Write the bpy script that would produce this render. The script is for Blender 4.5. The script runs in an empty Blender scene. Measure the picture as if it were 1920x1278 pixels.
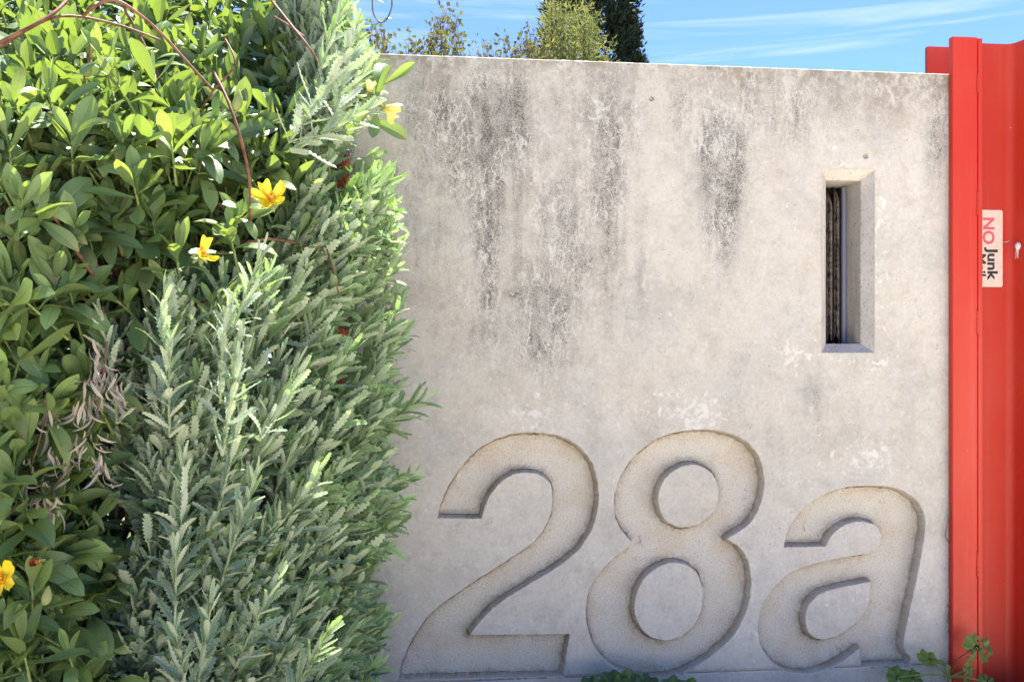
import bpy, bmesh, math, random
import numpy as np
from mathutils import Vector, Matrix, noise as mn
from mathutils.geometry import delaunay_2d_cdt

rnd = random.Random(7)
rng = np.random.default_rng(7)
C = bpy.context.scene.collection
sc = bpy.context.scene

# ------------------------------------------------------------------ camera, sky, sun, exposure
TH = math.radians(6.6); D = 1.5; H = 0.50; F = 1867.0; HOR = 690.0
cam_d = bpy.data.cameras.new('camera'); cam = bpy.data.objects.new('camera', cam_d); C.objects.link(cam)
cam_d.sensor_width = 36; cam_d.lens = 35; cam_d.shift_y = (HOR-639)/1920
cam_d.clip_start = 0.02; cam_d.clip_end = 2000
cam.location = (0, -D, H); cam.rotation_euler = (math.radians(90), 0, -TH)
sc.camera = cam

SUN = Vector((0.20, 0.40, 0.89)).normalized()
elev = math.asin(SUN.z); azim = math.atan2(SUN.x, SUN.y)
w = bpy.data.worlds.new("World"); sc.world = w; w.use_nodes = True
nt = w.node_tree; nt.nodes.clear()
out = nt.nodes.new('ShaderNodeOutputWorld'); bg = nt.nodes.new('ShaderNodeBackground')
sky = nt.nodes.new('ShaderNodeTexSky'); sky.sky_type = 'NISHITA'; sky.sun_disc = False
sky.sun_elevation = elev; sky.sun_rotation = azim
sky.air_density = 0.8; sky.dust_density = 0.0; sky.ozone_density = 3.0
bg.inputs[1].default_value = 0.066
# thin cirrus streaks
geo = nt.nodes.new('ShaderNodeTexCoord'); sep = nt.nodes.new('ShaderNodeSeparateXYZ')
nt.links.new(geo.outputs['Generated'], sep.inputs[0])
mp = nt.nodes.new('ShaderNodeMapping'); mp.inputs['Scale'].default_value = (1.6, 1.6, 30); mp.inputs['Rotation'].default_value = (0, math.radians(2), 0)
nt.links.new(geo.outputs['Generated'], mp.inputs[0])
nz = nt.nodes.new('ShaderNodeTexNoise'); nz.inputs['Scale'].default_value = 1.7; nz.inputs['Detail'].default_value = 7; nz.inputs['Roughness'].default_value = 0.62; nz.inputs['Distortion'].default_value = 0.6
nt.links.new(mp.outputs[0], nz.inputs['Vector'])
rp = nt.nodes.new('ShaderNodeValToRGB'); rp.color_ramp.elements[0].position = 0.48; rp.color_ramp.elements[1].position = 0.78
rp.color_ramp.elements[1].color = (0.6, 0.6, 0.6, 1)
nt.links.new(nz.outputs[0], rp.inputs[0])
mx = nt.nodes.new('ShaderNodeMixRGB'); mx.inputs[2].default_value = (3.0, 3.4, 4.0, 1)
tn = nt.nodes.new('ShaderNodeMixRGB'); tn.blend_type = 'MULTIPLY'; tn.inputs[0].default_value = 1; tn.inputs[2].default_value = (0.52, 0.61, 0.86, 1)
nt.links.new(sky.outputs[0], tn.inputs[1])
nt.links.new(rp.outputs[0], mx.inputs[0]); nt.links.new(tn.outputs[0], mx.inputs[1])
nt.links.new(mx.outputs[0], bg.inputs[0]); nt.links.new(bg.outputs[0], out.inputs[0])

sl = bpy.data.lights.new('sun', 'SUN'); sl.energy = 4.4; sl.angle = math.radians(0.53); sl.color = (1, 0.94, 0.84)
so = bpy.data.objects.new('sun', sl); C.objects.link(so); so.rotation_euler = SUN.to_track_quat('Z', 'Y').to_euler(); so.location = SUN*30
sc.view_settings.view_transform = 'Standard'; sc.view_settings.look = 'None'
sc.view_settings.gamma = 1; sc.view_settings.use_curve_mapping = False
sc.view_settings.exposure = 2.42
sc.cycles.max_bounces = 10; sc.cycles.diffuse_bounces = 6; sc.cycles.transmission_bounces = 8

# ------------------------------------------------------------------ helpers
RT = Vector((math.cos(TH), -math.sin(TH), 0)); FW = Vector((math.sin(TH), math.cos(TH), 0)); UP = Vector((0, 0, 1))
CAM = Vector((0, -D, H))
def ray(px, py): return FW + RT*((px-960)/F) + UP*((HOR-py)/F)
def atY(px, py, Y=0.0):
    r = ray(px, py); return CAM + r*((Y+D)/r.y)
def atT(px, py, t): return CAM + ray(px, py)*t
def wp(px, py):
    p = atY(px, py); return (p.x, p.z)

def tag(o, label=None, cat=None, group=None, kind=None):
    if label: o['label'] = label
    if cat: o['category'] = cat
    if group: o['group'] = group
    if kind: o['kind'] = kind
    return o
def link(name, me, mat=None, parent=None, smooth=True):
    o = bpy.data.objects.new(name, me); C.objects.link(o)
    if mat and not me.materials: me.materials.append(mat)
    if parent: o.parent = parent; o.matrix_parent_inverse = parent.matrix_world.inverted() if False else Matrix.Translation(-parent.location)
    if smooth: me.shade_smooth()
    return o
def mesh_np(name, V, Fc, attrs=None):
    me = bpy.data.meshes.new(name)
    V = np.asarray(V, np.float32); Fc = np.asarray(Fc, np.int32)
    n = Fc.shape[1]
    me.vertices.add(len(V)); me.vertices.foreach_set('co', V.ravel())
    me.loops.add(Fc.size); me.loops.foreach_set('vertex_index', Fc.ravel())
    me.polygons.add(len(Fc)); me.polygons.foreach_set('loop_start', np.arange(0, Fc.size, n, dtype=np.int32))
    me.polygons.foreach_set('loop_total', np.full(len(Fc), n, np.int32))
    me.update(calc_edges=True); me.validate()
    if attrs:
        for k, a in attrs.items():
            at = me.attributes.new(k, 'FLOAT_COLOR', 'POINT')
            c = np.ones((len(V), 4), np.float32); a = np.asarray(a, np.float32); c[:, :a.shape[1]] = a
            at.data.foreach_set('color', c.ravel())
    return me
def empty(name, loc):
    o = bpy.data.objects.new(name, None); o.location = loc; o.empty_display_size = 0.05; C.objects.link(o); return o
def bm_mesh(name, bm):
    me = bpy.data.meshes.new(name); bm.to_mesh(me); bm.free(); return me
class TB:
    """collects tubes"""
    def __init__(s): s.V = []; s.F = []
    def tube(s, pts, r0, r1=None, n=6, caps=True):
        if r1 is None: r1 = r0
        pts = [Vector(p) for p in pts]; m = len(pts); b = len(s.V)
        ref = Vector((0.31, 0.2, 0.93))
        for i, p in enumerate(pts):
            d = (pts[min(i+1, m-1)]-pts[max(i-1, 0)]); d = d.normalized() if d.length > 1e-9 else Vector((0, 0, 1))
            u = d.cross(ref); u = u.normalized() if u.length > 1e-3 else d.orthogonal().normalized(); v = d.cross(u)
            r = r0+(r1-r0)*i/(m-1)
            for k in range(n):
                a = 2*math.pi*k/n; s.V.append(tuple(p+u*(r*math.cos(a))+v*(r*math.sin(a))))
        for i in range(m-1):
            for k in range(n):
                k2 = (k+1) % n
                s.F.append((b+i*n+k, b+i*n+k2, b+(i+1)*n+k2, b+(i+1)*n+k))
        if caps:
            for base, p in ((b, pts[0]), (b+(m-1)*n, pts[-1])):
                c = len(s.V); s.V.append(tuple(p))
                for k in range(n): s.F.append((base+k, base+(k+1) % n, c, c))
    def build(s, name, mat, parent=None):
        me = bpy.data.meshes.new(name)
        me.from_pydata(s.V, [], [f if f[2] != f[3] else f[:3] for f in s.F]); me.update()
        return link(name, me, mat, parent)
def smooth_path(pts, k=6):
    pts = [Vector(p) for p in pts]; P = [pts[0]]+pts+[pts[-1]]; o = []
    for i in range(1, len(P)-2):
        for j in range(k):
            t = j/k; a, b, c, d = P[i-1], P[i], P[i+1], P[i+2]
            o.append(0.5*((2*b)+(c-a)*t+(2*a-5*b+4*c-d)*t*t+(3*b-a-3*c+d)*t**3))
    o.append(pts[-1]); return o

# ------------------------------------------------------------------ node helper
class N:
    def __init__(s, name):
        s.m = bpy.data.materials.new(name); s.m.use_nodes = True; s.t = s.m.node_tree
        s.t.nodes.clear(); s.out = s.n('ShaderNodeOutputMaterial')
    def n(s, ty, **kw):
        nd = s.t.nodes.new(ty)
        for k, v in kw.items(): setattr(nd, k, v)
        return nd
    def set(s, nd, i, v):
        if hasattr(v, 'is_output') or isinstance(v, bpy.types.NodeSocket): s.t.links.new(v, nd.inputs[i])
        else: nd.inputs[i].default_value = v
    def math(s, op, a, b=None, c=None, clamp=False):
        nd = s.n('ShaderNodeMath', operation=op, use_clamp=clamp); s.set(nd, 0, a)
        if b is not None: s.set(nd, 1, b)
        if c is not None: s.set(nd, 2, c)
        return nd.outputs[0]
    def mix(s, f, a, b, bt='MIX'):
        nd = s.n('ShaderNodeMixRGB', blend_type=bt)
        s.set(nd, 0, f)
        for i, v in ((1, a), (2, b)):
            if isinstance(v, tuple) and len(v) == 3: v = v+(1,)
            s.set(nd, i, v)
        return nd.outputs[0]
    def coord(s, scale=(1, 1, 1), rot=(0, 0, 0), loc=(0, 0, 0)):
        t = s.n('ShaderNodeTexCoord'); m = s.n('ShaderNodeMapping')
        s.t.links.new(t.outputs['Object'], m.inputs[0])
        m.inputs['Scale'].default_value = scale; m.inputs['Rotation'].default_value = rot; m.inputs['Location'].default_value = loc
        return m.outputs[0]
    def noise(s, vec, scale, detail=4, rough=0.55, dist=0.0, col=False):
        nd = s.n('ShaderNodeTexNoise'); s.set(nd, 'Vector', vec); s.set(nd, 'Scale', scale); s.set(nd, 'Detail', detail)
        s.set(nd, 'Roughness', rough); s.set(nd, 'Distortion', dist); return nd.outputs[1 if col else 0]
    def vor(s, vec, scale, feature='F1', rand=1.0):
        nd = s.n('ShaderNodeTexVoronoi', feature=feature); s.set(nd, 'Vector', vec); s.set(nd, 'Scale', scale); s.set(nd, 'Randomness', rand); return nd
    def ramp(s, v, a, b, ca=0.0, cb=1.0):
        nd = s.n('ShaderNodeMapRange', clamp=True, interpolation_type='SMOOTHSTEP')
        s.set(nd, 0, v); s.set(nd, 1, a); s.set(nd, 2, b); s.set(nd, 3, ca); s.set(nd, 4, cb); return nd.outputs[0]
    def attr(s, name):
        nd = s.n('ShaderNodeAttribute', attribute_name=name); sp = s.n('ShaderNodeSeparateColor')
        s.t.links.new(nd.outputs['Color'], sp.inputs[0]); return sp.outputs
    def bump(s, h, strength=1.0, dist=0.001, normal=None):
        nd = s.n('ShaderNodeBump'); s.set(nd, 'Height', h); s.set(nd, 'Strength', strength); s.set(nd, 'Distance', dist)
        if normal is not None: s.set(nd, 'Normal', normal)
        return nd.outputs[0]
    def prin(s, col, rough=0.5, spec=0.5, normal=None, metal=0.0):
        nd = s.n('ShaderNodeBsdfPrincipled')
        if isinstance(col, tuple) and len(col) == 3: col = col+(1,)
        s.set(nd, 'Base Color', col); s.set(nd, 'Roughness', rough); s.set(nd, 'Specular IOR Level', spec); s.set(nd, 'Metallic', metal)
        if normal is not None: s.set(nd, 'Normal', normal)
        return nd
    def done(s, sh):
        s.t.links.new(sh.outputs[0], s.out.inputs[0]); return s.m

# ------------------------------------------------------------------ concrete
def concrete_front():
    m = N('concrete_face'); co = m.coord()
    A = m.attr('stain')       # r dark growth, g brown, b white patches
    E = m.attr('edge')        # r chipped edge, g joint
    big = m.noise(co, 3.2, 5, 0.6); mid = m.noise(co, 14, 6, 0.62); fine = m.noise(co, 160, 5, 0.65); grit = m.noise(co, 520, 3, 0.7)
    col = m.mix(m.ramp(big, 0.35, 0.68), (0.50, 0.48, 0.42), (0.535, 0.51, 0.455))
    warm = m.noise(m.coord(loc=(4, 2, 7)), 7, 5, 0.65)
    col = m.mix(m.ramp(warm, 0.50, 0.68, 0, 0.42), col, (0.50, 0.42, 0.335))
    cool = m.noise(m.coord(loc=(9, 1, 3)), 9, 5, 0.6)
    col = m.mix(m.ramp(cool, 0.48, 0.66, 0, 0.6), col, (0.43, 0.43, 0.41))
    col = m.mix(m.ramp(mid, 0.45, 0.66, 0, 0.32), col, (0.30, 0.28, 0.24))
    m40 = m.noise(m.coord(loc=(2, 8, 1)), 48, 6, 0.7); col = m.mix(m.ramp(m40, 0.50, 0.66, 0, 0.38), col, (0.31, 0.285, 0.24)); col = m.mix(m.ramp(m40, 0.46, 0.34, 0, 0.50), col, (0.58, 0.565, 0.54))
    col = m.mix(m.ramp(fine, 0.35, 0.72, 0.25, 0), col, (0.28, 0.26, 0.23))
    col = m.mix(m.ramp(fine, 0.5, 0.75, 0, 0.3), col, (0.55, 0.53, 0.50))
    # vertical wash
    st = m.noise(m.coord(scale=(26, 26, 1.6)), 1.0, 5, 0.6, 0.4)
    stf = m.noise(m.coord(scale=(95, 95, 9)), 1.0, 5, 0.65, 0.6)
    dn = m.noise(m.coord(scale=(1, 1, .6)), 34, 7, 0.72, 0.5)
    dk = m.math('MULTIPLY', A[0], m.ramp(m.math('ADD', m.math('MULTIPLY', st, 0.58), m.math('MULTIPLY', dn, 0.52)), 0.40, 0.70, 0.22, 1.2))
    dk = m.mix(m.math('MULTIPLY', m.ramp(A[0], 0.7, 1.25), 0.32), dk, m.math('MULTIPLY', A[0], 0.9))
    brk = m.noise(m.coord(loc=(6, 3, 9), scale=(1, 1, .7)), 75, 6, 0.75, 0.4); dk = m.math('MULTIPLY', dk, m.ramp(brk, 0.36, 0.64, 0.62, 1.1))
    dk = m.math('MULTIPLY', dk, m.ramp(stf, 0.32, 0.66, 0.72, 1.1))
    sp = m.ramp(m.noise(co, 420, 4, 0.75), 0.40, 0.62)
    dks = m.math('MULTIPLY', dk, m.math('MULTIPLY_ADD', sp, 0.75, 0.42), clamp=True)
    col = m.mix(dks, col, (0.095, 0.092, 0.088))
    # pale crinkled lime trails
    dv = m.noise(m.coord(loc=(1, 5, 2)), 45, 3, 0.6, 0, True)
    cv = m.n('ShaderNodeVectorMath', operation='MULTIPLY_ADD')
    m.t.links.new(dv, cv.inputs[0]); cv.inputs[1].default_value = (0.022, 0.022, 0.03); m.t.links.new(m.coord(scale=(1, 1, 0.42)), cv.inputs[2])
    for sc_, wd, am, off in ((24, 0.018, 0.42, 0), (55, 0.028, 0.40, 3.3), (110, 0.05, 0.38, 7.1)):
        add = m.n('ShaderNodeVectorMath', operation='ADD'); m.t.links.new(cv.outputs[0], add.inputs[0]); add.inputs[1].default_value = (off, off, off)
        rn = m.noise(add.outputs[0], sc_, 1.5, 0.5)
        rid = m.math('ABSOLUTE', m.math('SUBTRACT', rn, 0.5))
        line = m.ramp(rid, 0.0, wd, 1, 0)
        gate = m.ramp(m.noise(m.coord(loc=(off, 0, 1)), 12, 4), 0.42, 0.58)
        amt = m.math('MULTIPLY', m.math('MULTIPLY', line, gate), m.math('MULTIPLY', m.math('MULTIPLY_ADD', A[0], 1.3, 0.10), am), clamp=True)
        col = m.mix(amt, col, (0.60, 0.585, 0.555))
    # brown growth under the coping edge
    bn = m.ramp(m.noise(m.coord(scale=(1, 1, .8), loc=(3, 3, 3)), 60, 6, 0.75, 0.3), 0.42, 0.56)
    br = m.math('MULTIPLY', A[1], bn, clamp=True)
    col = m.mix(m.math('MULTIPLY', br, 0.55), col, (0.15, 0.115, 0.075))
    # white flaked patches
    wn = m.noise(m.coord(loc=(7, 7, 7)), 75, 6, 0.68, 0.5)
    wt = m.ramp(m.math('ADD', wn, m.math('MULTIPLY', A[2], 0.15)), 0.62, 0.71)
    col = m.mix(m.math('MULTIPLY', wt, 0.5), col, (0.68, 0.67, 0.65))
    # pin holes
    v = m.vor(co, 62); ph = m.ramp(v.outputs['Distance'], 0.03, 0.075, 1, 0)
    sel = m.n('ShaderNodeSeparateColor'); m.t.links.new(v.outputs['Color'], sel.inputs[0])
    ph = m.math('MULTIPLY', ph, m.ramp(sel.outputs[0], 0.80, 0.84))
    v2 = m.vor(m.coord(loc=(.5, .3, .7)), 150); ph2 = m.ramp(v2.outputs['Distance'], 0.05, 0.13, 1, 0)
    sel2 = m.n('ShaderNodeSeparateColor'); m.t.links.new(v2.outputs['Color'], sel2.inputs[0])
    ph = m.math('MAXIMUM', ph, m.math('MULTIPLY', ph2, m.ramp(sel2.outputs[1], 0.90, 0.93, 0, 0.8)))
    col = m.mix(ph, col, (0.05, 0.045, 0.04))
    col = m.mix(m.math('MULTIPLY', E[0], m.ramp(m.noise(co, 300, 3), 0.3, 0.6, 0.3, 0.9)), col, (0.62, 0.61, 0.60))
    col = m.mix(m.math('MULTIPLY', E[1], 0.85), col, (0.06, 0.055, 0.05))
    h = m.math('ADD', m.math('MULTIPLY', fine, 0.6), m.math('MULTIPLY', grit, 0.35))
    h = m.math('SUBTRACT', h, m.math('MULTIPLY', ph, 1.4))
    h = m.math('ADD', h, m.math('MULTIPLY', wt, 0.35))
    bp = m.bump(h, 0.55, 0.0009)
    return m.done(m.prin(col, 0.88, 0.25, bp))
def concrete_rough(name='concrete_recess', tint=(0.55, 0.525, 0.455)):
    m = N(name); co = m.coord()
    E = m.attr('edge')        # r chipped rim, g inner corner grime mixed with painted corner shade, b side
    grit = m.noise(co, 380, 5, 0.75); mid = m.noise(co, 12, 5, 0.6); g2 = m.noise(co, 700, 2, 0.6)
    col = m.mix(m.ramp(mid, 0.35, 0.7), tint, (0.53, 0.505, 0.45))
    col = m.mix(m.ramp(m.noise(m.coord(loc=(2, 2, 2)), 26, 5), 0.46, 0.62, 0, 0.5), col, (0.49, 0.41, 0.31))
    col = m.mix(m.ramp(grit, 0.36, 0.52, 0.60, 0), col, (0.26, 0.24, 0.20))
    col = m.mix(m.ramp(grit, 0.56, 0.72, 0, 0.5), col, (0.62, 0.59, 0.52))
    sm = m.noise(m.coord(loc=(5, 1, 0)), 24, 8, 0.8, 0.6)
    col = m.mix(m.ramp(sm, 0.60, 0.70, 0, 0.65), col, (0.15, 0.125, 0.10))
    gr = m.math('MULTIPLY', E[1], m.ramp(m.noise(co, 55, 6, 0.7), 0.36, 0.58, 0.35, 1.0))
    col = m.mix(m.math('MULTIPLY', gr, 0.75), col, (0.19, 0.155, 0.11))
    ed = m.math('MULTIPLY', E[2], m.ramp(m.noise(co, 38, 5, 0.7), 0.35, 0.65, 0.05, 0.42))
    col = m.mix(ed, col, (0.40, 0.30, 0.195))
    v = m.vor(co, 110); ph = m.ramp(v.outputs['Distance'], 0.05, 0.12, 1, 0)
    sel = m.n('ShaderNodeSeparateColor'); m.t.links.new(v.outputs['Color'], sel.inputs[0])
    ph = m.math('MULTIPLY', ph, m.ramp(sel.outputs[0], 0.86, 0.9)); col = m.mix(ph, col, (0.05, 0.04, 0.03))
    col = m.mix(E[0], col, (0.60, 0.59, 0.56))
    bp = m.bump(m.math('ADD', grit, m.math('MULTIPLY', g2, 0.5)), 0.8, 0.0012)
    return m.done(m.prin(col, 0.95, 0.2, bp))
def concrete_smooth():
    m = N('concrete_surround'); co = m.coord()
    a = m.noise(co, 20, 6, 0.65); col = m.mix(m.ramp(a, .3, .7), (0.42, 0.40, 0.37), (0.52, 0.495, 0.455))
    s_ = m.noise(m.coord(scale=(60, 60, 6)), 1, 4); col = m.mix(m.ramp(s_, .5, .75, 0, .5), col, (0.25, 0.22, 0.16))
    f = m.noise(co, 260, 5, .7); col = m.mix(m.ramp(f, .36, .5, .5, 0), col, (0.2, 0.19, 0.17))
    v = m.vor(co, 130); ph = m.ramp(v.outputs['Distance'], 0.08, 0.17, 1, 0)
    sel = m.n('ShaderNodeSeparateColor'); m.t.links.new(v.outputs['Color'], sel.inputs[0])
    ph = m.math('MULTIPLY', ph, m.ramp(sel.outputs[0], 0.8, 0.84)); col = m.mix(ph, col, (0.05, 0.04, 0.03))
    return m.done(m.prin(col, 0.85, 0.25, m.bump(m.math('SUBTRACT', f, ph), .5, .0008)))
M_front = concrete_front(); M_recess = concrete_rough(); M_sur = concrete_smooth()
def red_paint(name='red_paint', base=(0.45, 0.026, 0.011), fade=(0.48, 0.052, 0.028)):
    m = N(name); co = m.coord()
    n1 = m.noise(m.coord(scale=(1, 1, 0.35)), 7, 4); col = m.mix(m.ramp(n1, 0.3, 0.75), base, fade)
    d = m.noise(co, 130, 6, 0.7); col = m.mix(m.ramp(d, 0.66, 0.74, 0, 0.5), col, (0.30, 0.06, 0.04))
    v = m.vor(co, 70); sp = m.ramp(v.outputs['Distance'], 0.03, 0.07, 1, 0)
    sel = m.n('ShaderNodeSeparateColor'); m.t.links.new(v.outputs['Color'], sel.inputs[0])
    sp = m.math('MULTIPLY', sp, m.ramp(sel.outputs[0], 0.90, 0.93)); col = m.mix(sp, col, (0.62, 0.42, 0.36))
    rn = m.noise(m.coord(scale=(70, 70, 1.5)), 1, 4, .6); col = m.mix(m.ramp(rn, .52, .68, 0, .08), col, (0.55, 0.22, 0.17))
    dz = m.noise(m.coord(loc=(3, 3, 3)), 22, 6, .75); col = m.mix(m.ramp(dz, .60, .72, 0, .22), col, (0.20, 0.05, 0.035))
    peel = m.noise(co, 420, 3); h = m.math('ADD', m.math('MULTIPLY', peel, 0.5), m.noise(co, 18, 2))
    return m.done(m.prin(col, m.ramp(d, 0.3, 0.7, 0.38, 0.55), 0.3, m.bump(h, 0.15, 0.0015)))
M_red = red_paint()

# ------------------------------------------------------------------ numeral outlines (traced on the wall face)
def cr(points, corners, step=0.0018, tr=None):
    P = [tr(*p) for p in points]; n = len(P); o = []
    for i in range(n):
        a, b, c, d = P[i-1], P[i], P[(i+1) % n], P[(i+2) % n]
        if i in corners: a = b
        if (i+1) % n in corners: d = c
        L = math.dist(b, c); k = max(1, int(L/step)); lin = i in corners and (i+1) % n in corners
        for j in range(k):
            t = j/k
            if lin: o.append((b[0]+(c[0]-b[0])*t, b[1]+(c[1]-b[1])*t)); continue
            o.append(tuple(0.5*((2*b[q])+(c[q]-a[q])*t+(2*a[q]-5*b[q]+4*c[q]-d[q])*t*t+(3*b[q]-a[q]-3*c[q]+d[q])*t**3) for q in (0, 1)))
    return o
def T(ox, oy, s): return lambda x, y: wp(ox+x/s, oy+y/s)
two = [(253,490),(262,440),(285,375),(325,300),(385,220),(455,152),(540,105),(630,80),(740,76),(830,88),(905,120),(965,170),(1005,230),(1028,310),(1035,390),(1025,470),(1000,545),(955,620),(890,685),(800,748),(720,795),(620,855),(530,920),(470,980),(412,1050),(895,1046),(862,1252),(62,1268),(80,1190),(112,1110),(160,1030),(222,950),(300,885),(400,815),(500,750),(600,685),(680,635),(740,580),(780,520),(800,460),(808,390),(800,335),(775,300),(735,280),(680,272),(630,278),(580,305),(540,340),(510,385),(490,430),(472,495)]
two_c = {0, 24, 25, 26, 27, 50}
eight = [(295,610),(250,560),(220,505),(207,440),(212,375),(235,300),(275,230),(335,165),(410,110),(500,76),(600,62),(690,64),(770,82),(840,115),(890,165),(920,225),(935,300),(930,370),(905,450),(870,510),(820,550),(755,590),(810,625),(845,670),(865,740),(870,820),(858,900),(830,980),(780,1060),(720,1120),(640,1180),(560,1225),(470,1255),(380,1264),(290,1250),(210,1215),(145,1160),(98,1080),(73,990),(74,900),(95,820),(130,760),(180,705),(240,655)]
eight_c = {0, 21}
e1 = [(610,238),(660,260),(695,300),(712,355),(708,410),(690,455),(650,495),(600,522),(540,533),(490,520),(450,490),(427,430),(425,380),(440,330),(475,280),(530,247),(572,236)]
e2 = [(520,708),(570,725),(610,765),(632,820),(635,880),(620,950),(585,1010),(530,1055),(460,1078),(400,1065),(350,1030),(320,980),(310,920),(320,850),(350,790),(400,740),(460,712)]
aa = [(213,508),(225,440),(255,370),(300,310),(365,250),(440,205),(530,170),(630,153),(740,150),(840,160),(915,190),(975,235),(1010,290),(1027,350),(1022,440),(1003,560),(978,680),(952,800),(926,920),(908,1010),(905,1070),(918,1110),(945,1140),(932,1182),(655,1192),(650,1085),(600,1125),(550,1160),(480,1197),(400,1222),(310,1232),(220,1215),(150,1170),(102,1110),(73,1040),(62,960),(75,880),(110,800),(170,720),(240,658),(330,615),(420,590),(520,570),(620,552),(690,543),(735,525),(765,480),(768,430),(745,390),(700,367),(640,360),(590,370),(535,400),(490,440),(455,503)]
aa_c = {0, 23, 24, 25, 54}
a1 = [(714,703),(705,780),(690,850),(650,915),(580,975),(510,1015),(430,1032),(380,1015),(347,970),(340,910),(350,860),(380,810),(430,770),(510,745),(600,725)]
t2, t8, ta = T(720, 780, 2.565), T(1070, 780, 2.567), T(1400, 860, 3.0575)
OUT = {
 '2': ([cr(two, two_c, tr=t2)], 'recessed numeral 2, leftmost of the cut characters'),
 '8': ([cr(eight, eight_c, tr=t8), cr(e1, set(), tr=t8), cr(e2, set(), tr=t8)], 'recessed numeral 8, middle of the cut characters'),
 'a': ([cr(aa, aa_c, tr=ta), cr(a1, {0}, tr=ta)], 'recessed letter a, rightmost of the cut characters')}
def circ(px, py, r, n=14, j=0.12):
    cx, cz = wp(px, py); rr = r*D/F
    return [(cx+rr*(1+rnd.uniform(-j, j))*math.cos(-2*math.pi*k/n), cz+rr*(1+rnd.uniform(-j, j))*math.sin(-2*math.pi*k/n)) for k in range(n)]
def poly_in(pts, X, Z):
    p = np.array(pts); r = np.zeros(X.shape, bool); x0, z0 = p[:, 0], p[:, 1]; x1, z1 = np.roll(x0, -1), np.roll(z0, -1)
    for a, b, c, d in zip(x0, z0, x1, z1):
        if b == d: continue
        m = ((b > Z) != (d > Z)) & (X < (c-a)*(Z-b)/(d-b)+a); r ^= m
    return r
def offs(loop, dist, inward=True, jit=0.0, seed=0.0):
    p = np.array(loop); prv = np.roll(p, 1, 0); nxt = np.roll(p, -1, 0)
    tdir = nxt-prv; tdir /= np.linalg.norm(tdir, axis=1)[:, None]+1e-12
    nn = np.stack([tdir[:, 1], -tdir[:, 0]], 1)      # right side of travel
    d = np.full(len(p), dist)
    if jit: d = d+np.array([mn.noise(Vector((q[0]*260, q[1]*260, seed)))*jit+mn.noise(Vector((q[0]*70, q[1]*70, seed)))*jit*.7 for q in loop])
    return p+nn*d[:, None]
def area(l):
    p = np.array(l); q = np.roll(p, -1, 0); return 0.5*np.sum(p[:, 0]*q[:, 1]-q[:, 0]*p[:, 1])

WX0, WX1 = wp(657, 600)[0], wp(1812, 600)[0]
WTOP = wp(1240, 119)[1]
JZ = wp(1460, 1255)[1]
SX0, SZ1 = wp(1541, 316); SX1, SZ0 = wp(1640, 661)
slot = [(SX0, SZ1), (SX1, SZ1), (SX1, SZ0), (SX0, SZ0)]
slotd = []
for i in range(4):
    a, b = slot[i], slot[(i+1) % 4]; k = int(math.dist(a, b)/0.006)+1
    for j in range(k): slotd.append((a[0]+(b[0]-a[0])*j/k, a[1]+(b[1]-a[1])*j/k))
holes = [(circ(1623, 292, 6.5), 0.006), (circ(1222, 185, 6, j=.3), 0.006), (circ(935, 342, 5, 10, .35), 0.003)]

# front loops; travel direction set so that 'right side' points into the recess
fronts = {}
for k, (loops, lab) in OUT.items():
    ls = []
    for i, l in enumerate(loops):
        if i == 0 and area(l) > 0: l = l[::-1]      # outer clockwise: right side = inside the outline
        if i > 0 and area(l) < 0: l = l[::-1]       # counters counter-clockwise: right side = outside the island
        l = [tuple(q) for q in offs(l, 0.0, jit=0.0011, seed=i+len(k))]
        ls.append(l)
    fronts[k] = ls

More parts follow.
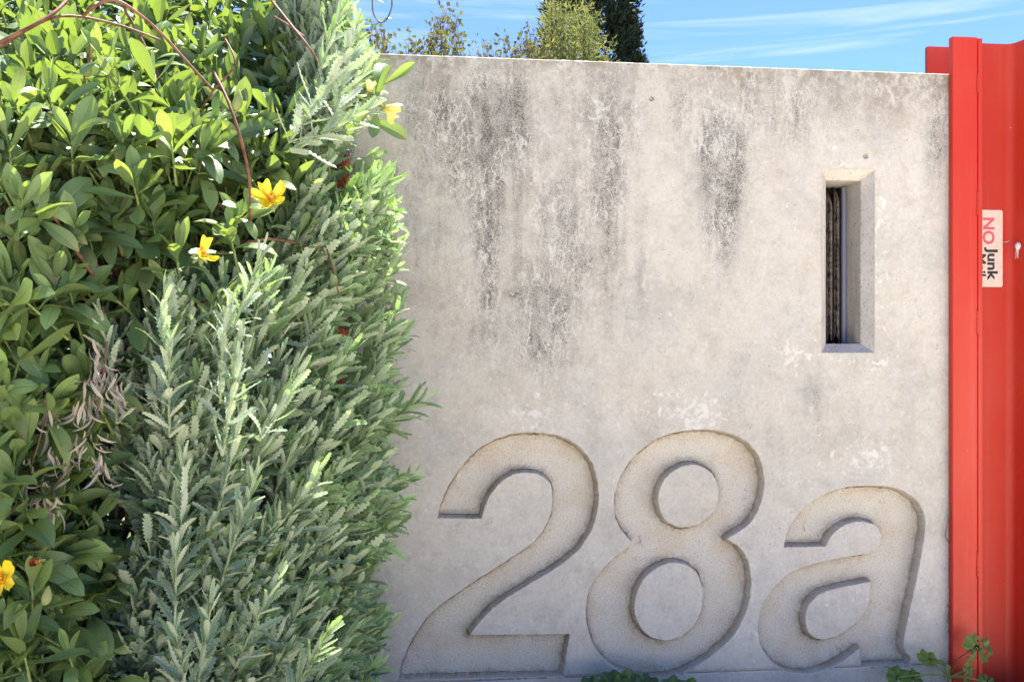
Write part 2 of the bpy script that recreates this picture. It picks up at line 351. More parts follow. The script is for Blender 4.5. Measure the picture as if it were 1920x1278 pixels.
def build_front():
    V, E = [], []
    def loop(l):
        b = len(V); V.extend(Vector(p) for p in l); n = len(l); E.extend((b+i, b+(i+1) % n) for i in range(n))
    allout = []
    for k, ls in fronts.items():
        for l in ls: loop(l); allout.append(l)
    for h, _ in holes: loop(h); allout.append(h)
    loop(slotd)
    xs = np.arange(WX0, WX1, 0.005); zs = np.arange(-0.06, WTOP, 0.005)
    zs = zs[np.abs(zs-JZ) > 0.0025]
    zs = np.concatenate([zs, [JZ-0.0008, JZ, JZ+0.0008]])
    xs[0] = WX0; xs = np.append(xs, WX1); zs = np.append(zs, WTOP-0.0014)
    X, Z = np.meshgrid(xs, zs); X = X.ravel().copy(); Z = Z.ravel().copy()
    pts = np.concatenate([np.array(l) for l in allout]+[np.array(slotd)])
    # drop grid points that crowd the outlines
    cell = {}
    for p in pts: cell.setdefault((int(p[0]//0.004), int(p[1]//0.004)), []).append(p)
    keep = []
    for x, z in zip(X, Z):
        ci, cj = int(x//0.004), int(z//0.004); ok = True
        for di in (-1, 0, 1):
            for dj in (-1, 0, 1):
                for q in cell.get((ci+di, cj+dj), ()):
                    if (q[0]-x)**2+(q[1]-z)**2 < 0.0000024: ok = False; break
        if ok: keep.append((x, z))
    V.extend(Vector(p) for p in keep)
    vo, eo, fo, *_ = delaunay_2d_cdt(V, E, [], 0, 1e-6)
    P = np.array([tuple(v) for v in vo]); Fc = np.array([f for f in fo if len(f) == 3])
    cen = P[Fc].mean(1)
    bad = np.zeros(len(cen), bool)
    for k, ls in fronts.items():
        ins = poly_in(ls[0], cen[:, 0], cen[:, 1])
        for l in ls[1:]: ins &= ~poly_in(l, cen[:, 0], cen[:, 1])
        bad |= ins
    for h, _ in holes: bad |= poly_in(h, cen[:, 0], cen[:, 1])
    bad |= (cen[:, 0] > SX0) & (cen[:, 0] < SX1) & (cen[:, 1] > SZ0) & (cen[:, 1] < SZ1)
    Fc = Fc[~bad]
    y = np.array([mn.noise(Vector((p[0]*9, p[1]*9, 0)))*0.0006 for p in P])
    y[np.abs(P[:, 1]-JZ) < 0.0003] = 0.0022
    V3 = np.stack([P[:, 0], y, P[:, 1]], 1)
    a, b, c = V3[Fc[:, 0]], V3[Fc[:, 1]], V3[Fc[:, 2]]
    nrm = np.cross(b-a, c-a); fl = nrm[:, 1] > 0; Fc[fl] = Fc[fl][:, ::-1]
    # stain masks
    S = np.zeros((len(P), 3)); px = []
    t = np.array([((0-(-D)))]*1)
    rx = P[:, 0]; fx = rx*math.cos(TH)-D*math.sin(TH)*1.0; dep = rx*math.sin(TH)+D*math.cos(TH)
    u = (rx*math.cos(TH)-D*math.sin(TH))/dep*F+960; v = HOR-(P[:, 1]-H)/dep*F
    def g(cx, cy, sx, sy, s): return s*np.exp(-((u-cx)/sx)**2/2-((v-cy)/sy)**2/2)
    def box(x0, x1, y0, y1, e, s):
        f = lambda q, a, b: 1/(1+np.exp(-(q-a)/e))*1/(1+np.exp((q-b)/e)); return s*f(u, x0, x1)*f(v, y0, y1)
    d = box(765, 1215, 160, 620, 38, 0.50)+box(700, 1790, 112, 262, 26, 0.34)+box(1240, 1480, 140, 400, 30, 0.16)
    for q in [(845,255,38,70,.45),(915,395,16,62,1.0),(741,325,8,12,.9),(936,343,9,9,.7),(920,560,12,60,.55),(1018,590,34,80,.95),(975,552,24,7,.7),(1030,440,24,80,.40),(1120,480,26,100,.38),(1145,280,30,70,.25),
              (1200,520,9,50,.5),(1342,345,24,85,.80),(1392,315,16,50,.55),(1365,430,14,60,.5),(1335,280,30,40,.35),(1268,200,14,60,.35),(1440,180,70,50,.22),(1765,205,16,70,.65),(1755,300,16,50,.35),(1528,765,14,40,.35),(1620,800,40,30,.15),
              (880,640,40,30,.25),(1220,830,30,30,.10),(790,420,40,100,.25),(960,260,30,80,.10),(1600,200,60,50,.15)]: d = d+1.35*g(*q)
    for q in [(1237,330,22,170,.55),(1290,560,60,160,.18),(955,420,14,100,.35),(1460,330,60,70,.15),(1700,420,70,160,.1),(760,500,30,100,.15)]: d = d-g(*q)
    lowf = np.array([mn.noise(Vector((p[0]*11, p[1]*4, 8)))+.6*mn.noise(Vector((p[0]*30, p[1]*11, 3))) for p in P]); d = np.clip(d*(1+.5*lowf)+.07+.10*lowf, 0, 1.25)
    top = v-(HOR-(WTOP-H)/dep*F)
    nb = np.array([mn.noise(Vector((p[0]*14, p[1]*9, 5))) for p in P])*0.5+0.5
    b = np.clip(np.exp(-top/14)*(0.3+1.3*nb)+np.exp(-top/45)*np.clip(nb*3.0-1.3, 0, 1)*1.2, 0, 1)
    b += g(1200,490,5,55,.5)+g(1090,175,40,30,.25)+g(1655,190,45,20,.45)
    wv = np.zeros(len(P))
    for q in [(1315,770,36,26,1.1),(1300,810,28,16,.8),(1490,665,36,24,.9),(1645,680,24,16,1.0),(1630,860,44,26,1.1),(1660,400,16,26,.8),(1655,520,14,60,.8),(1240,760,30,30,.5),(990,775,36,22,.8),(760,800,30,60,.3),(1650,1090,60,60,.5),(1080,160,30,60,.4),(1120,250,20,50,.5),(1590,300,50,20,.6),(1400,1190,40,10,.8),(1120,780,100,40,.3)]: wv = wv+g(*q)
    S[:, 0] = d; S[:, 1] = np.clip(b, 0, 1); S[:, 2] = np.clip(wv, 0, 1.1)
    Ed = np.zeros((len(P), 3)); Ed[:, 1] = (np.abs(P[:, 1]-JZ) < 0.0003)
    return V3, Fc, S, Ed
V3, Fc, S, Ed = build_front()
me = mesh_np('concrete_wall', V3, Fc, {'stain': S, 'edge': Ed})
wall = link('concrete_wall', me, M_front)
tag(wall, 'weathered grey precast concrete wall with 28a cut into it and dark streaks below its top edge', 'wall')
THK = 0.095
def solve_depth(px, X):
    lo, hi = 0.0, 0.2
    for _ in range(40):
        md = (lo+hi)/2
        if atY(px, 500, md).x > X: hi = md
        else: lo = md
    return md

# body of the wall behind the face: top chamfer, top, ends, back with the slot opening
def body():
    V, Fq = [], []
    n = 220; xs = np.linspace(WX0, WX1, n)
    def ch(x, q): return mn.noise(Vector((x*140, q, 1)))*0.0012+mn.noise(Vector((x*30, q, 2)))*0.0009
    for x in xs:
        V += [(x, 0.0, WTOP-0.0014), (x, 0.0010+ch(x, 0)*.4, WTOP-0.0005+ch(x, 3)), (x, 0.0030, WTOP+0.0002+ch(x, 5)*.7), (x, THK, WTOP)]
    for i in range(n-1):
        for j in range(3): a = i*4+j; Fq.append((a, a+4, a+5, a+1))
    b = len(V)
    zt, zb = WTOP, -0.06
    V += [(WX0, 0, zb), (WX0, 0, WTOP-0.0014), (WX0, THK, zt), (WX0, THK, zb), (WX1, 0, zb), (WX1, 0, WTOP-0.0014), (WX1, THK, zt), (WX1, THK, zb)]
    Fq += [(b, b+1, b+2, b+3), (b+4, b+7, b+6, b+5)]
    bx0, bx1, bz0, bz1 = SX0+0.012, SX1-0.012, SZ0+0.012, SZ1-0.012
    c = len(V)
    V += [(WX0, THK, zb), (WX1, THK, zb), (WX1, THK, zt), (WX0, THK, zt), (bx0, THK, bz0), (bx1, THK, bz0), (bx1, THK, bz1), (bx0, THK, bz1)]
    Fq += [(c, c+4, c+5, c+1), (c+1, c+5, c+6, c+2), (c+2, c+6, c+7, c+3), (c+3, c+7, c+4, c)]
    return mesh_np('wall_body', V, Fq, {'stain': np.tile([[0.3, 0.5, 0]], (len(V), 1)), 'edge': np.zeros((len(V), 3))})
wb = link('wall_body', body(), M_front, wall, smooth=False)

def recess(loops, depth, inset, grid, name, label, mat):
    """floor, sides and chipped rim of a cut-out"""
    V, Fq, At = [], [], []
    inner = []
    for li, l in enumerate(loops):
        n = len(l)
        r0 = np.array(l); r1 = offs(l, 0.0007); r2 = offs(l, inset*0.8, jit=0.0012, seed=9+li); r3 = offs(l, inset, jit=0.0015, seed=4+li); r4 = offs(l, inset+0.007)
        yv = np.array([mn.noise(Vector((q[0]*200, q[1]*200, 0)))*0.0006 for q in l])
        rings = [(r0, np.zeros(n)), (r1, 0.0012+yv), (r2, depth*0.8+yv*2), (r3, depth+yv)]
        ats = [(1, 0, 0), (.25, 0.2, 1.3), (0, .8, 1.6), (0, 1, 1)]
        b = len(V)
        for (r, y), at in zip(rings, ats):
            for i in range(n):
                V.append((r[i][0], y[i], r[i][1])); At.append(at)
        for k in range(3):
            for i in range(n):
                j = (i+1) % n; Fq.append((b+k*n+i, b+k*n+j, b+(k+1)*n+j, b+(k+1)*n+i))
        inner.append([tuple(q) for q in r3])
    # floor
    fv, fe = [], []
    for l in inner:
        b = len(fv); fv += [Vector(q) for q in l]; n = len(l); fe += [(b+i, b+(i+1) % n) for i in range(n)]
    edgep = np.array([tuple(q) for q in fv])
    x0, z0 = edgep.min(0); x1, z1 = edgep.max(0)
    X, Z = np.meshgrid(np.arange(x0, x1, grid), np.arange(z0, z1, grid)); X = X.ravel()+rng.uniform(-1, 1, X.size)*grid*.2; Z = Z.ravel()+rng.uniform(-1, 1, Z.size)*grid*.2
    ins = poly_in(inner[0], X, Z)
    for l in inner[1:]: ins &= ~poly_in(l, X, Z)
    X, Z = X[ins], Z[ins]
    dmin = np.full(len(X), 9.0)
    for s0 in range(0, len(edgep), 200):
        e = edgep[s0:s0+200]; dmin = np.minimum(dmin, np.sqrt((X[:, None]-e[:, 0])**2+(Z[:, None]-e[:, 1])**2).min(1))
    k = dmin > grid*.4; X, Z = X[k], Z[k]
    fv += [Vector((a, b)) for a, b in zip(X, Z)]
    vo, eo, fo, *_ = delaunay_2d_cdt(fv, fe, [], 0, 1e-6)
    P = np.array([tuple(v) for v in vo]); Fc = np.array([f for f in fo if len(f) == 3]); cen = P[Fc].mean(1)
    good = poly_in(inner[0], cen[:, 0], cen[:, 1])
    for l in inner[1:]: good &= ~poly_in(l, cen[:, 0], cen[:, 1])
    Fc = Fc[good]
    dm = np.full(len(P), 9.0)
    for s0 in range(0, len(edgep), 200):
        e = edgep[s0:s0+200]; dm = np.minimum(dm, np.sqrt((P[:, 0][:, None]-e[:, 0])**2+(P[:, 1][:, None]-e[:, 1])**2).min(1))
    base = len(V)
    fil = 0.0035*np.exp(-dm/0.003)
    for p, q, f in zip(P, dm, fil):
        V.append((p[0], depth-f+mn.noise(Vector((p[0]*60, p[1]*60, 2)))*0.0007, p[1])); At.append((0, math.exp(-q/0.0055)*.85*(.55+.45*mn.noise(Vector((p[0]*25, p[1]*25, 9)))+.2), math.exp(-q/0.012)*.6))  # floor darkens towards the recess walls: painted corner shade along with grime
    V = np.array(V)
    tri = [f for f in Fc+base]
    me = bpy.data.meshes.new(name)
    faces = Fq+[tuple(int(q) for q in f) for f in tri]
    me.from_pydata([tuple(v) for v in V], [], faces)
    at = me.attributes.new('edge', 'FLOAT_COLOR', 'POINT'); c = np.ones((len(V), 4), np.float32); c[:, :3] = np.array(At); at.data.foreach_set('color', c.ravel())
    bm = bmesh.new(); bm.from_mesh(me)
    bmesh.ops.recalc_face_normals(bm, faces=bm.faces); bm.to_mesh(me); bm.free()
    o = link(name, me, mat, wall, smooth=False)
    if label: o['label'] = label
    return o
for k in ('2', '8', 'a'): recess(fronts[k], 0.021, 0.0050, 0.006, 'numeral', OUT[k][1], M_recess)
for h, dp in holes:
    recess([h if area(h) < 0 else h[::-1]], dp, 0.0008, 0.002, 'tie_hole', None, M_recess)

# slot surround (four mitred splays and a deep reveal), rust strip, panel seen through it
def surround():
    sp, d1 = 0.0145, 0.018
    def rect(i, y): return [(SX0+i, y, SZ0+i), (SX1-i, y, SZ0+i), (SX1-i, y, SZ1-i), (SX0+i, y, SZ1-i)]
    bm = bmesh.new()
    rings = [rect(-0.0003, -0.0004), rect(0.0004, 0.0003), rect(sp, d1), rect(sp, d1+0.003), rect(sp-0.001, THK)]
    vs = [[bm.verts.new(p) for p in r] for r in rings]
    for a, b in zip(vs, vs[1:]):
        for i in range(4): bm.faces.new((a[i], a[(i+1) % 4], b[(i+1) % 4], b[i]))
    return bm_mesh('slot_surround', bm)
o = link('slot_surround', surround(), M_sur, wall, smooth=False); o['label'] = 'splayed grey concrete surround of the tall narrow slot'

m = N('dark_panel'); co = m.coord(); a = m.noise(m.coord(scale=(1, 1, .2)), 60, 4)
M_dark = m.done(m.prin(m.mix(a, (0.012, 0.009, 0.008), (0.03, 0.02, 0.016)), 0.35, 0.4))
m = N('bronze_ridge'); co = m.coord(); a = m.noise(m.coord(scale=(1, 1, 2)), 90, 4)
M_ridge = m.done(m.prin(m.mix(m.ramp(a, .35, .65), (0.02, 0.013, 0.010), (0.16, 0.11, 0.065)), 0.3, 0.6))
m = N('grey_blue_metal'); M_gb = m.done(m.prin((0.20, 0.22, 0.30), 0.45, 0.5))
px0 = SX0+0.014; pz0, pz1 = SZ0+0.012, SZ1-0.012
PY = solve_depth(1588, SX1-0.0147)
panel = empty('slot_panel', ((SX0+SX1)/2, PY, pz0))
tag(panel, 'dark brown feather-patterned panel filling the tall narrow slot in the concrete wall', 'panel')
def boxm(name, x0, x1, y0, y1, z0, z1, mat, parent=None, bev=0.0):
    bm = bmesh.new(); bmesh.ops.create_cube(bm, size=1)
    for v in bm.verts: v.co = Vector((x0+(v.co.x+.5)*(x1-x0), y0+(v.co.y+.5)*(y1-y0), z0+(v.co.z+.5)*(z1-z0)))
    if bev: bmesh.ops.bevel(bm, geom=bm.edges[:], offset=bev, segments=3, profile=.5, affect='EDGES')
    o = link(name, bm_mesh(name, bm), mat, parent); return o
boxm('backing', SX0+0.0150, SX1-0.0150, PY+0.014, PY+0.020, SZ0+.015, SZ1-.015, M_dark, panel)
y0 = PY+0.005
cols = [atY(1556, 500, y0).x, atY(1569.5, 500, y0).x, atY(1580, 500, y0).x]
sb = bmesh.new()
spine = TB()
for x in [atY(1549, 500, y0).x, cols[0]+0.0065, cols[1]+0.006, cols[2]+0.005]:
    spine.tube([(x, y0+0.001, pz0+.004), (x, y0+0.001, pz1-.004)], 0.0016, n=6)
spine.build('spine', M_dark, panel)
V, Fq = [], []
for ci, cx in enumerate(cols):
    for side in (-1, 1):
        z = pz0+.004
        while z < pz1-.03:
            L = rnd.uniform(0.018, 0.030); wdt = rnd.uniform(0.0010, 0.0019); ox = rnd.uniform(.0002, .0008)
            b = len(V); kk = 5
            for i in range(kk):
                t = i/(kk-1); x = cx+side*(ox+0.0050*math.sin(t*1.35)); zz = z+L*(1-t)**1.1; ww = wdt*math.sin(math.pi*(0.12+0.76*t))
                V += [(x-ww, y0+0.004, zz-ww*.3), (x, y0+0.001, zz), (x+ww, y0+0.004, zz+ww*.3)]
            for i in range(kk-1):
                for j in (0, 1): q = b+i*3+j; Fq.append((q, q+1, q+4, q+3))
            z += rnd.uniform(0.0045, 0.0085)
me = mesh_np('feather_ridges', V, Fq); o = link('feather_ridges', me, M_ridge, panel); o['kind'] = 'stuff'
bx = SX1-0.0150-0.0034
boxm('edge_strip', bx-0.0033, bx+0.0031, PY, PY+0.012, pz0+.003, pz1-.003, M_gb, panel, 0.0006)

# ------------------------------------------------------------------ red steel
def prism(name, prof, z0, z1, mat, parent, bend_noise=0.0):
    n = len(prof); V = []; k = 30
    for i in range(k+1):
        z = z0+(z1-z0)*i/k
        for (x, y) in prof: V.append((x+mn.noise(Vector((x*3, z*6, 1)))*bend_noise, y, z))
    F_ = []
    for i in range(k):
        for j in range(n): j2 = (j+1) % n; F_.append((i*n+j, i*n+j2, (i+1)*n+j2, (i+1)*n+j))
    me = bpy.data.meshes.new(name); me.from_pydata(V, [], F_+[tuple(range(n))[::-1], tuple(range(k*n, k*n+n))])
    bm = bmesh.new(); bm.from_mesh(me); bmesh.ops.recalc_face_normals(bm, faces=bm.faces); bm.to_mesh(me); bm.free()
    o = link(name, me, mat, parent)
    me.set_sharp_from_angle(angle=math.radians(40)); return o
def rrect(x0, x1, y0, y1, r, seg=4):
    o = []
    for cx, cy, a0 in ((x1-r, y1-r, 0), (x0+r, y1-r, 90), (x0+r, y0+r, 180), (x1-r, y0+r, 270)):
        for i in range(seg+1): a = math.radians(a0+90*i/seg); o.append((cx+r*math.cos(a), cy+r*math.sin(a)))
    return o
FY = -0.013
pL = atY(1785, 600, FY+.002).x; pM = atY(1834, 600, FY).x; pR = atY(1843, 600, FY).x
PT = atY(1800, 69, FY).z
post = empty('steel_post', ((pL+pR)/2, 0.0, 0))
tag(post, 'tall red painted steel post with curved channel, right of the concrete wall', 'post', 'red steel posts at the ends of the wall')
prism('front_flange', rrect(pL, pM-0.0006, FY, -0.0007, 0.0018), -0.1, PT, M_red, post)
prism('edge_bar', rrect(pM+0.0006, pR, FY+0.0006, 0.010, 0.0012), -0.1, PT-0.0012, M_red, post)
# stitch welds over the seam
for (ya, yb) in ((72, 115), (318, 372), (568, 620), (1075, 1130)):
    tb = TB(); za, zb = atY(pM, yb, FY).z, atY(pM, ya, FY).z
    pts = [(pM+0.0006*math.sin(i*2.1)-0.0006, FY+0.0002, za+(zb-za)*i/14) for i in range(15)]
    tb.tube(pts, 0.0021, 0.0016, 8); tb.build('weld_bead', M_red, post)
# channel behind: flat web then a fillet sweeping forward to the right
wy = 0.030
CT = atY(1865, 82, wy).z
x1 = atY(1884, 600, wy).x; xs0 = atY(1790, 600, wy).x
prof = [(xs0, wy)]+[(xs0+(x1-xs0)*i/4, wy) for i in range(1, 5)]
R_, a_end = 0.014, math.radians(76)
for i in range(1, 11): a = a_end*i/10; prof.append((x1+R_*math.sin(a), wy-R_*(1-math.cos(a))))
ex, ey = prof[-1]
for i in range(1, 4): prof.append((ex+0.024*i*math.cos(a_end), ey-0.024*i*math.sin(a_end)))
ex, ey = prof[-1]
back = [(x+0.007*0.9, y+0.008) for x, y in prof[::-1]]
prism('channel_web', prof+back, -0.1, CT, M_red, post)
# a second leg of the same section, showing above the wall behind the post
rail = empty('steel_rail', (atY(1762, 100, THK+.03).x, THK+0.03, 0))
tag(rail, 'short red steel section rising behind the right end of the concrete wall', 'rail')
by = THK+0.035
bx0 = atY(1737, 100, by).x; bx1 = atY(1776, 100, by).x
prof = [(bx0, by-0.001), (bx0+.0006, by-.003)]+[(bx0+0.004+(bx1-bx0-0.004)*i/5, by-0.0042+0.0042*0) for i in range(6)]
for i in range(1, 9): a = math.radians(60)*i/8; prof.append((bx1+0.018*math.sin(a), by-0.0042-0.018*(1-math.cos(a))))
back = [(x+0.002, y+0.009) for x, y in prof[::-1]]
prism('channel_web', prof+back, -0.1, atY(1755, 89, by).z, M_red, rail)
# left post at the other end of the wall
lp = empty('steel_post', (atY(640, 500, 0).x, 0, 0))
tag(lp, 'red steel post mostly hidden by leaves at the left end of the concrete wall', 'post', 'red steel posts at the ends of the wall')
a0, a1 = atY(598, 500, -0.004).x, WX0-0.0006
prism('front_flange', rrect(a0, a1, -0.004, 0.010, 0.0016), -0.1, atY(640, 196, -0.004).z, M_red, lp)
prism('channel_web', rrect(a0+0.012, a0+0.020, 0.0105, THK, 0.001), -0.1, atY(640, 196, -0.004).z-.002, M_red, lp)

# sticker
m = N('sticker_vinyl'); co = m.coord(); a = m.noise(co, 70, 4)
M_stk = m.done(m.prin(m.mix(m.ramp(a, .3, .7), (0.62, 0.53, 0.42), (0.70, 0.60, 0.50)), 0.35, 0.5))
m = N('ink_black'); M_ink = m.done(m.prin((0.02, 0.018, 0.018), 0.4, 0.5))
m = N('ink_red'); M_inkr = m.done(m.prin((0.62, 0.10, 0.13), 0.4, 0.5))
sy = wy-0.0004
s0 = atY(1824, 393, sy); s1 = atY(1880, 538, sy)
stk = empty('sticker', (s1.x, sy, s1.z)); tag(stk, 'cream NO Junk Mail sticker fixed sideways on the red channel behind the post', 'sticker')
bm = bmesh.new(); pr = rrect(s0.x, s1.x, s1.z, s0.z, 0.0032, 6)
bm.faces.new([bm.verts.new((x, sy-0.0002, z)) for x, z in pr]); bmesh.ops.recalc_face_normals(bm, faces=bm.faces)
o = link('vinyl', bm_mesh('vinyl', bm), M_stk, stk)
def text(name, body, px_base, px_top, py0, py1, mat, bold):
    """letters read downwards, tops to the right"""
    cu = bpy.data.curves.new(name, 'FONT'); cu.body = body; cu.size = 1; cu.offset = bold; cu.resolution_u = 6
    to = bpy.data.objects.new(name, cu); C.objects.link(to); bpy.context.view_layer.update()
    me = bpy.data.meshes.new_from_object(to.evaluated_get(bpy.context.evaluated_depsgraph_get())); bpy.data.objects.remove(to)
    co = np.array([v.co[:] for v in me.vertices]); hx = co[:, 0].min(), co[:, 0].max()
    cap = 0.73 if bold < .03 else 0.76
    A, B = atY(px_base, py0, sy), atY(px_top, py1, sy)
    for v, c in zip(me.vertices, co):
        z = A.z+(B.z-A.z)*(c[0]-hx[0])/(hx[1]-hx[0]); x = A.x+(B.x-A.x)*c[1]/cap
        v.co = (x, sy-0.0005, z)
    bm = bmesh.new(); bm.from_mesh(me); bm.normal_update()
    for f in bm.faces:
        if f.normal.y > 0: f.normal_flip()
    bm.to_mesh(me); bm.free(); me.materials.clear()
    link('lettering', me, mat, stk, smooth=False)
text('lettering', 'NO', 1843.5, 1865, 408, 458, M_inkr, 0.028)
text('lettering', 'Junk', 1852, 1872, 463, 526, M_ink, 0.03)
text('lettering', 'Mail', 1830, 1850, 476, 518, M_ink, 0.03)

# cocoon with threads
m = N('silk'); a = m.noise(m.coord(), 500, 3); M_silk = m.done(m.prin(m.mix(a, (0.42, 0.42, 0.45), (0.70, 0.69, 0.72)), 0.8, 0.2))
cpos = atY(1909, 461, 0.008); 
coc = empty('cocoon', cpos); tag(coc, 'small pale grey cocoon stuck on the red steel near the right edge', 'cocoon')
bm = bmesh.new(); bmesh.ops.create_icosphere(bm, subdivisions=3, radius=1)
for v in bm.verts: v.co = Vector((v.co.x*0.0046, v.co.y*0.0042, v.co.z*0.0062))*(1+mn.noise(v.co*2)*.12)+cpos
link('sac', bm_mesh('sac', bm), M_silk, coc)
tb = TB()
for i in range(7):
    a = rnd.uniform(-1, 1); tb.tube(smooth_path([cpos+Vector((a*.003, 0, -.005)), cpos+Vector((a*.004+rnd.uniform(-.001, .001), 0, -.009)), cpos+Vector((a*.0045, .001, -.012-rnd.uniform(0, .012)))], 3), 0.0005, 0.0002, 4)
tb.build('thread', M_silk, coc)
# hanging thread at the sticker
tb = TB(); tb.tube(smooth_path([atY(1878, 453, sy-.002), atY(1886, 454, .024), atY(1892, 451, .022)], 4), 0.0004, n=4)
o = tb.build('silk_thread', M_silk); tag(o, 'short white silk thread beside the edge of the cream sticker', 'thread')
# wire at wall / post junction
m = N('dry_wire'); M_wire = m.done(m.prin((0.16, 0.13, 0.10), .8, .2))
tb = TB(); tb.tube(smooth_path([atY(1782, 940, -.004), atY(1780, 965, -.006), atY(1773, 1003, -.006), atY(1782, 1020, -.003)], 5), 0.0009, n=5)
o = tb.build('dry_twig', M_wire); tag(o, 'thin bent dry twig caught between concrete wall and red post', 'twig')
tb = TB()
for i in range(26):
    p = atY(1779+rnd.uniform(-3, 4), 1160+rnd.gauss(0, 11), -.004); q = p+Vector((rnd.uniform(-1, 1)*.006, rnd.uniform(-.004, .001), rnd.uniform(-1, 1)*.010)); tb.tube([p, (p+q)/2+Vector((.001, 0, .001)), q], 0.0006, .0002, 4)
o = tb.build('debris', M_wire); tag(o, 'tuft of dry plant debris on the left edge of the red post near its base', 'debris')

# ------------------------------------------------------------------ ground
m = N('bounce_paving'); co = m.coord()
a = m.noise(co, 1.5, 6, .6); b = m.noise(co, 60, 5, .7)
col = m.mix(m.ramp(a, .3, .7), (0.64, 0.565, 0.45), (0.72, 0.64, 0.52)); col = m.mix(m.ramp(b, .4, .6, .35, 0), col, (0.34, 0.31, 0.26))  # pale warm tone chosen for its bounce onto the shaded wall
M_bounce_pave = m.done(m.prin(col, 0.9, 0.2, m.bump(b, .5, .003)))
m = N('soil'); co = m.coord(); b = m.noise(co, 90, 7, .75)
M_soil = m.done(m.prin(m.mix(m.ramp(b, .3, .7), (0.03, 0.02, 0.013), (0.11, 0.08, 0.05)), 0.95, 0.1, m.bump(b, 1, .008)))
m = N('dry_grass_ground'); co = m.coord(); a = m.noise(co, .8, 6, .6); b = m.noise(co, 40, 6, .7)
M_grd = m.done(m.prin(m.mix(m.ramp(a, .3, .7), (0.06, 0.08, 0.025), (0.15, 0.15, 0.07)), 0.95, 0.1, m.bump(b, 1, .02)))
def sheet(name, x0, x1, y0, y1, z, mat, n=2, amp=0.0):
    V, Fq = [], []
    for i in range(n):
        for j in range(n):
            x = x0+(x1-x0)*i/(n-1); y = y0+(y1-y0)*j/(n-1); V.append((x, y, z+(mn.noise(Vector((x*12, y*12, 0)))*amp)))
    for i in range(n-1):
        for j in range(n-1): q = i*n+j; Fq.append((q, q+n, q+n+1, q+1))
    o = link(name, mesh_np(name, V, Fq), mat); o['kind'] = 'structure'; return o
sheet('ground', -600, 600, -600, 600, -0.030, M_grd)
sheet('bounce_pavement', -14, 14, -14, -0.75, -0.010, M_bounce_pave)  # unseen pale ground, serves as a bounce surface for the wall
sheet('path', -0.02, 14, -0.746, -0.09, -0.010, M_bounce_pave)  # unseen paving added close to the wall to bounce light onto its foot
sheet('soil', -3.2, 3.0, -0.745, 0.6, -0.022, M_soil, 120, 0.010)
# ------------------------------------------------------------------ foliage machinery
def leaf_mat(name, dark, light, trans, rough, spec, edge=None, tf=0.38, rib=(0.25, 0.33, 0.12), ribw=0.07, under=None, bumpy=0.0, spots=False):
    m = N(name); A = m.attr('lf')       # r tint, g |side|, b along
    Bt = m.attr('lh')                   # r dry/yellow, g, b
    co = m.coord(); nz = m.noise(co, 60, 4, .6)
    t = m.math('ADD', A[0], m.math('MULTIPLY_ADD', nz, 0.3, -0.15), clamp=True)
    col = m.mix(t, dark, light); tc = m.mix(t, trans[0], trans[1])
    col = m.mix(m.math('MULTIPLY', m.ramp(A[1], ribw*.4, ribw, 1, 0), 0.55), col, rib)
    vein = m.ramp(m.math('SINE', m.math('ADD', m.math('MULTIPLY', A[2], 62), m.math('MULTIPLY', A[1], -9))), .55, 1.0, 0, .18)
    col = m.mix(vein, col, rib)
    if edge: col = m.mix(m.ramp(A[1], 0.55, 1.0, 0, 0.75), col, edge)
    dry = m.math('MULTIPLY', Bt[0], m.ramp(m.noise(co, 45, 4, .6), .35, .6, .3, 1))
    col = m.mix(dry, col, (0.30, 0.22, 0.09)); 
    if spots:
        sp = m.ramp(m.noise(m.coord(loc=(3, 1, 2)), 150, 5, .6), .62, .68, 0, .55); sp = m.math('MULTIPLY', sp, m.ramp(m.noise(m.coord(loc=(1, 1, 2)), 14, 2), .5, .62))
        col = m.mix(sp, col, (0.07, 0.045, 0.03)); tc = m.mix(sp, tc, (0.05, 0.03, 0.01))
    if under:
        g = m.n('ShaderNodeNewGeometry'); col = m.mix(m.math('MULTIPLY', g.outputs['Backfacing'], 0.8), col, under)
    h = m.math('ADD', m.math('MULTIPLY', m.ramp(A[1], 0, .15), 1.0), m.math('MULTIPLY', m.noise(co, 420, 3, .6), bumpy))
    bp = m.bump(h, 0.5, 0.0008)
    p = m.prin(col, rough, spec, bp)
    tr = m.n('ShaderNodeBsdfTranslucent'); m.set(tr, 'Color', tc); m.t.links.new(bp, tr.inputs['Normal'])
    mxs = m.n('ShaderNodeMixShader'); mxs.inputs[0].default_value = tf
    m.t.links.new(p.outputs[0], mxs.inputs[1]); m.t.links.new(tr.outputs[0], mxs.inputs[2])
    return m.done(mxs)
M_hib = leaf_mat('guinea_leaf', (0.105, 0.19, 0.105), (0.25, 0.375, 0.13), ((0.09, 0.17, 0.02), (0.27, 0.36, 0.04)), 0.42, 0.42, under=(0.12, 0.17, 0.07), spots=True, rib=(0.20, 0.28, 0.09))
M_lav = leaf_mat('lavender_leaf', (0.36, 0.46, 0.35), (0.33, 0.50, 0.20), ((0.10, 0.19, 0.05), (0.24, 0.40, 0.05)), 0.75, 0.2, edge=(0.55, 0.60, 0.46), rib=(0.14, 0.19, 0.09), ribw=.12, under=(0.45, 0.53, 0.43), bumpy=.6, tf=.34)
M_grey = leaf_mat('dead_leaf', (0.28, 0.25, 0.22), (0.38, 0.34, 0.30), ((0.1, 0.08, 0.06), (0.15, 0.12, 0.1)), 0.9, 0.1, tf=.15)
def stem_mat(name, a, b):
    m = N(name); n1 = m.noise(m.coord(), 90, 4); return m.done(m.prin(m.mix(m.ramp(n1, .3, .7), a, b), .6, .3, m.bump(m.noise(m.coord(), 400, 3), .4, .0006)))
